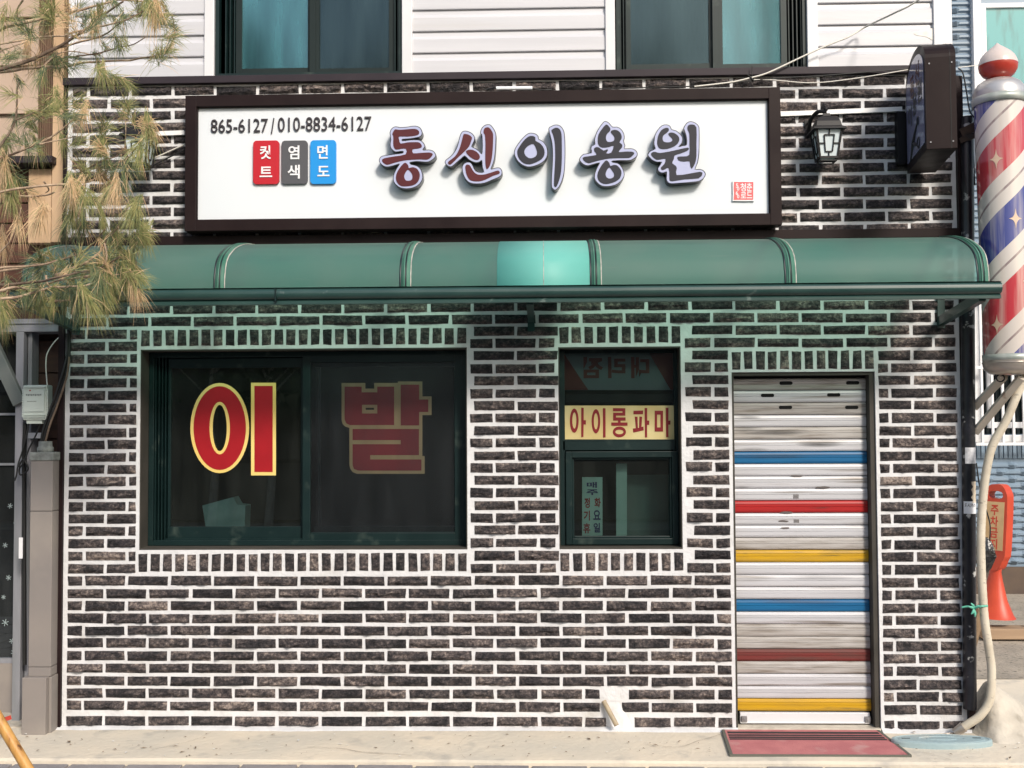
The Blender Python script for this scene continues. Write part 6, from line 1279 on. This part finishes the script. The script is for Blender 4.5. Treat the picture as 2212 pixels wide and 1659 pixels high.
# limbs back to the trunk, outside the frame
m_ = MB(); m_.tube(curve([(-1.05, -1.5, -.1), (-1.08, -1.48, 1.0), (-1.0, -1.5, 2.2), (-1.1, -1.45, 3.4), (-1.05, -1.5, 4.8), (-1.0, -1.5, 5.6)], 6), [.14 - .10 * i / 30 for i in range(31)], 14); build(m_, 'trunk', MAT['bark_d'], PT)
m_ = MB()
for b_ in brs:
    if b_[0][0] < .0 and abs(b_[0][0]) > .0:
        s = b_[0]; m_.tube(curve([(-1.05, -1.48, s[2] - .25), (-.7 + .2 * s[0], (s[1] - 1.48) / 2 - .0, s[2] - .1), s], 5), [.02 - .0015 * i for i in range(11)], 7)
build(m_, 'limbs', MAT['bark_d'], PT)
crown = MB()
def tuft(p, d, L, n, mi, spread=.55, droop=.35):
    p = Vector(p); d = Vector(d).normalized()
    for i in range(n):
        v = (d + Vector((rnd.gauss(0, spread), rnd.gauss(0, spread), rnd.gauss(0, spread)))).normalized(); l = L * rnd.uniform(.65, 1.1)
        base = p - d * rnd.uniform(0, L * .75) + Vector((rnd.gauss(0, .006), rnd.gauss(0, .006), rnd.gauss(0, .006))); mid = base + v * l * .55 + Vector((0, 0, -droop * l * .12)); tip = base + v * l + Vector((0, 0, -droop * l * .5))
        s = v.cross(Vector((0, 1, 0))); s = (s.normalized() if s.length > .05 else Vector((1, 0, 0))) * rnd.uniform(.0007, .0012)
        mm = mi if rnd.random() < .74 else rnd.choice((0, 1, 2))
        crown.add([base - s, base + s, mid + s * .9, mid - s * .9, tip], [(0, 1, 2, 3), (3, 2, 4)], mm, False)
T1 = [(1400, 130, 1, -.2, 0, 90), (1440, 170, 1, .3, 1, 80), (1500, 300, .9, .35, 0, 80), (1460, 440, .9, .1, 0, 60), (1420, 430, .3, .4, 1, 50), (1300, 60, .4, -.8, 0, 90), (1330, 120, -.1, -1, 2, 90), (1350, 60, .2, -1, 2, 60), (1240, 80, -.3, -1, 0, 80), (1240, 60, .3, .4, 1, 60), (1000, 390, .1, -.6, 1, 55), (1070, 345, -.2, .5, 0, 40),
 (820, 200, -.25, -1, 2, 110), (800, 180, .1, -1, 0, 30), (400, 190, .1, -1, 2, 90), (420, 160, -.1, -1, 0, 60), (240, 450, 0, -1, 2, 80), (1340, 440, .2, .2, 0, 30), (600, 60, 0, 1, 2, 60), (880, 60, .3, .6, 0, 80), (760, 130, .2, .5, 1, 90), (840, 180, .4, .5, 1, 60), (1180, 20, .1, .2, 0, 80), (700, 40, .1, .3, 1, 60), (450, 30, 0, .5, 0, 100), (380, 90, -.2, .4, 0, 80), (330, 150, -.3, .3, 1, 70), (180, 240, -.2, .2, 1, 80), (260, 270, .1, -.1, 1, 90), (60, 500, -.4, -.2, 0, 60), (130, 470, .2, .1, 1, 60), (20, 190, -.1, -.3, 0, 70), (560, 540, .3, -.2, 1, 70), (440, 570, -.2, -.3, 0, 60), (680, 540, .6, .3, 1, 50), (400, 60, .3, -.4, 0, 90), (620, 200, -.2, .5, 2, 60), (560, 120, .3, -.2, 2, 60),
 (870, 615, .35, -1, 0, 70), (880, 640, 0, -1, 0, 50), (920, 650, .8, -.7, 0, 40), (1090, 900, .5, .5, 0, 70), (1100, 930, -.2, .8, 0, 60), (1060, 690, 1, -.55, 0, 70), (1120, 740, 1, -.7, 0, 60), (1090, 900, .9, -.1, 1, 50), (360, 660, .5, -.6, 0, 70), (350, 670, -.1, -.9, 1, 60), (420, 900, -.7, .7, 0, 80), (430, 920, .6, .2, 0, 60), (410, 880, .2, .9, 0, 50), (560, 860, .4, .4, 0, 90), (600, 1000, .4, -.1, 1, 80), (480, 850, .1, -.6, 0, 60), (720, 960, -.1, -1, 2, 70), (700, 1000, -.3, -1, 2, 60), (640, 990, .9, .1, 1, 50), (700, 840, .6, .2, 0, 60), (900, 1060, .3, .7, 1, 80), (910, 1070, -.8, .3, 0, 60), (1280, 1100, .1, -1, 0, 90), (1250, 1060, -.5, .6, 2, 60), (1290, 1060, .9, .2, 2, 40), (1300, 1100, .7, -.8, 2, 40), (860, 1250, 0, -.9, 0, 110), (850, 1230, -.4, .6, 2, 50), (1200, 1340, .1, -1, 0, 110), (1150, 1300, -.5, -.6, 0, 80), (1000, 1640, 0, -1, 2, 110), (960, 1600, .5, -.8, 2, 60), (940, 1440, -.3, .4, 1, 70), (740, 1480, .3, .4, 0, 80), (560, 1250, .2, -.5, 0, 70), (260, 1060, -.2, .3, 0, 80), (240, 1040, -.7, -.3, 1, 80), (60, 1240, .1, -.7, 0, 90), (30, 1300, -.1, -.9, 0, 80), (230, 1250, .1, -.8, 1, 60), (320, 1260, .4, -.9, 0, 60), (120, 1180, -.4, .3, 1, 60), (700, 1200, .6, .3, 0, 60), (60, 800, -.8, .2, 0, 50), (40, 1430, .1, -.9, 2, 70), (60, 1500, .5, -.5, 0, 70), (220, 1590, .5, -.5, 1, 60), (20, 1560, .1, -.9, 2, 60), (600, 1600, .1, -.9, 0, 90), (620, 1630, -.5, -.8, 2, 80), (1080, 1560, .2, -.9, 1, 70), (1100, 1440, .4, -.6, 1, 60), (880, 1500, .4, -.7, 1, 80), (700, 1400, -.3, .5, 0, 60)]
T2 = [(90, 40, .1, -1, 0, 110), (130, 60, .2, -1, 0, 80), (20, 10, 0, -1, 2, 50), (340, 260, -.2, -1, 2, 130), (320, 270, -.5, -.8, 2, 60), (930, 40, -.1, -1, 2, 140), (940, 20, -.6, -1, 0, 90), (620, 30, .1, -1, 2, 110), (660, 60, .2, -1, 0, 90), (1150, 200, -.3, -1, 0, 120), (1160, 210, .3, -.9, 0, 90), (1100, 220, -.7, -.5, 0, 60), (1200, 270, .5, .2, 1, 40), (560, 350, -.3, -.9, 1, 90), (620, 240, -.1, -1, 0, 90), (700, 330, 0, -1, 1, 90), (880, 300, .1, -.9, 0, 80), (740, 340, .5, -.6, 2, 60), (720, 120, .3, -.9, 0, 80), (800, 110, .5, -.7, 0, 80), (1240, 400, .4, -.9, 0, 110), (1250, 400, 1, -.2, 0, 60), (1220, 420, -.4, -.9, 0, 80), (1260, 380, .8, -.5, 0, 50), (1090, 590, .6, -.2, 1, 90), (1080, 580, -.3, .7, 0, 70), (1040, 590, .3, -.9, 0, 90), (1130, 640, .5, -.9, 0, 120), (1180, 720, .7, -.9, 0, 110), (1100, 760, .5, -1, 0, 120), (1050, 800, .1, -1, 0, 110), (1200, 780, 1, -.4, 0, 70), (1150, 860, .3, -1, 2, 80), (1190, 900, .6, -.9, 2, 50), (960, 860, .3, -1, 0, 110), (900, 900, .6, -1, 0, 110), (850, 860, 0, -1, 1, 110), (760, 960, .5, -1, 0, 120), (720, 980, .1, -1, 0, 100), (640, 940, .2, -1, 1, 110), (560, 960, -.1, -1, 1, 100), (460, 980, 0, -1, 0, 80), (360, 980, .1, -1, 0, 90), (300, 960, -.3, -1, 0, 90), (230, 950, 0, -1, 1, 80), (280, 700, -.5, -.2, 1, 80), (350, 580, .1, .5, 0, 80), (480, 700, .3, .5, 0, 90), (620, 640, .2, .6, 1, 80), (740, 700, .2, .7, 0, 90), (860, 640, .1, .8, 0, 80), (950, 660, .3, .8, 1, 90), (700, 560, .2, .6, 0, 60), (320, 780, -.4, -.6, 1, 70), (260, 600, -.8, .1, 1, 40), (20, 560, -.1, -1, 2, 70), (10, 450, 0, -1, 2, 60), (170, 380, 0, -1, 2, 40), (30, 1060, .1, -1, 0, 120), (10, 1040, .4, -1, 0, 120), (60, 1000, .6, -.8, 0, 80), (10, 1120, 0, -1, 1, 90), (880, 1000, .6, -1, 0, 90), (800, 1040, .6, -1, 0, 60), (940, 560, .1, .7, 0, 60), (1020, 340, .2, .6, 0, 70), (1000, 420, .4, -.6, 0, 80), (420, 560, -.3, .6, 0, 60), (560, 700, .3, -.5, 1, 60), (200, 840, .2, .4, 1, 50), (980, 520, -.4, -.8, 1, 60), (1140, 500, .3, -.8, 0, 70), (960, 760, .4, -.8, 0, 90), (820, 780, .1, -1, 1, 80)]
for cf, TT in ((c1, T1), (c2, T2)):
    for x, y, dx, dz, mi, n in TT:
        u, v = cf(x, y); yy = -1.1 + rnd.uniform(-.28, .12); drp = .9 if mi == 2 or dz <= -.8 else .35
        tuft(at3(u, v, yy), (dx, rnd.uniform(-.4, .1), dz), rnd.uniform(.085, .125) * (1.1 if dz <= -.8 else 1), int(n * .85), mi, rnd.uniform(.26, .42) if dz <= -.8 else .55, drp)
for b_ in brs:
    for i in range(4, len(b_), 5):
        if rnd.random() < .5: tuft(b_[i], (rnd.uniform(-.2, .8), rnd.uniform(-.5, .3), rnd.uniform(-.9, .5)), rnd.uniform(.06, .11), 40, rnd.choice((0, 1, 1, 2)), .4, .4)
build(crown, 'needles', [MAT['needle'], MAT['needle_d'], MAT['needle_t']], PT)

# ------------------------------------------------------------------ across the street (seen only as reflections and shade)
OB = thing('opposite_house', (2, -14, 0), 'low dark house across the street, mirrored in the shop windows', 'building')
m_ = MB(); m_.box(-12, 18, -19, -14, -.1, 4.0); build(m_, 'wall', MAT['facade'], OB)
m_ = MB(); m_.box(-12.3, 18.3, -19.3, -13.6, 4.0, 4.25); build(m_, 'roof', MAT['brownmetal'], OB)
for x in (-8, -3.5, 1, 6.2, 11):
    m_ = MB(); m_.frame(x, x + 2.2, 1.0, 2.4, .07, -14.0 + .0, -13.93); w_ = build(m_, 'window', MAT['brownmetal'], OB); m_ = MB(); m_.quad((x + .05, -13.97, 1.05), (x + .05, -13.97, 2.35), (x + 2.15, -13.97, 2.35), (x + 2.15, -13.97, 1.05)); build(m_, 'pane', MAT['glass_k'], w_)
def street_tree(x, y, h, lab, sd):
    T_ = thing('street_tree', (x, y, -.1), lab, 'tree'); r_ = random.Random(sd); m_ = MB()
    m_.tube(curve([(x, y, -.1), (x + .06, y, h * .3), (x - .05, y, h * .6), (x + .1, y, h)], 5), [.085 - .055 * i / 15 for i in range(16)], 10)
    for k in range(5): a = r_.uniform(0, 6.28); z_ = h * r_.uniform(.55, .9); m_.tube([(x, y, z_), (x + .6 * math.cos(a), y + .6 * math.sin(a), z_ + .6)], [.03, .01], 6)
    build(m_, 'trunk', pbr('pale_bark', (.62, .55, .46), (.45, .38, .3), 9, rough=.9), T_); m_ = MB()
    for k in range(1500):
        p = Vector((r_.gauss(0, .62), r_.gauss(0, .62), r_.gauss(0, .55))); p *= .9; c_ = Vector((x, y, h + .2)) + p; a = Vector((r_.uniform(-1, 1), r_.uniform(-1, 1), r_.uniform(-1, 1))).normalized() * .07; b2 = a.cross(Vector((r_.uniform(-1, 1), .3, .5))).normalized() * .04
        m_.add([c_ - a, c_ + b2, c_ + a, c_ - b2], [(0, 1, 2, 3)])
    build(m_, 'crown', MAT['hedge'], T_)
def tall_tree(x, y, h, w, lab, sd):
    T_ = thing('tall_tree', (x, y, -.1), lab, 'tree'); r_ = random.Random(sd); m_ = MB()
    m_.tube(curve([(x, y, -.1), (x + .1, y, h * .3), (x - .1, y, h * .6), (x + .1, y, h)], 5), [.16 - .0085 * i for i in range(16)], 10)
    for k in range(9): a = r_.uniform(0, 6.28); z_ = h * r_.uniform(.45, .9); m_.tube([(x, y, z_), (x + w * .6 * math.cos(a), y + w * .6 * math.sin(a), z_ + .8)], [.05, .012], 6)
    build(m_, 'trunk', MAT['bark'], T_); m_ = MB()
    cl = [Vector((x + r_.gauss(0, w * .45), y + r_.gauss(0, w * .4), h * r_.uniform(.62, 1.02))) for _ in range(24)]
    for k in range(3600):
        c_ = r_.choice(cl) + Vector((r_.gauss(0, .33), r_.gauss(0, .33), r_.gauss(0, .3))); a = Vector((r_.uniform(-1, 1), r_.uniform(-1, 1), r_.uniform(-1, 1))).normalized() * .10; b2 = a.cross(Vector((r_.uniform(-1, 1), .3, .5))).normalized() * .055
        m_.add([c_ - a, c_ + b2, c_ + a, c_ - b2], [(0, 1, 2, 3)])
    build(m_, 'crown', MAT['hedge'], T_)
for i_, (x_, h_, w_) in enumerate(((-4.6, 9.6, 1.5), (-1.2, 8.6, 1.3), (2.2, 9.3, 1.6), (5.9, 9.0, 1.3), (9.0, 9.8, 1.6))): tall_tree(x_, -20.5 - (i_ % 2), h_ + 2.4, w_, ['tallest tree behind the opposite house, far left', 'slimmer tall tree behind the opposite house, left of the middle', 'broad tall tree behind the middle of the opposite house', 'slim tall tree behind the opposite house, right of the middle', 'broad tall tree behind the opposite house, far right'][i_], 30 + i_)
street_tree(-2.2, -12.7, 3.1, 'leafy street tree across the road at the left', 5); street_tree(-3.3, -12.9, 3.4, 'leafy street tree across the road far left', 6); street_tree(8.2, -12.8, 3.2, 'leafy street tree across the road at the right', 7)
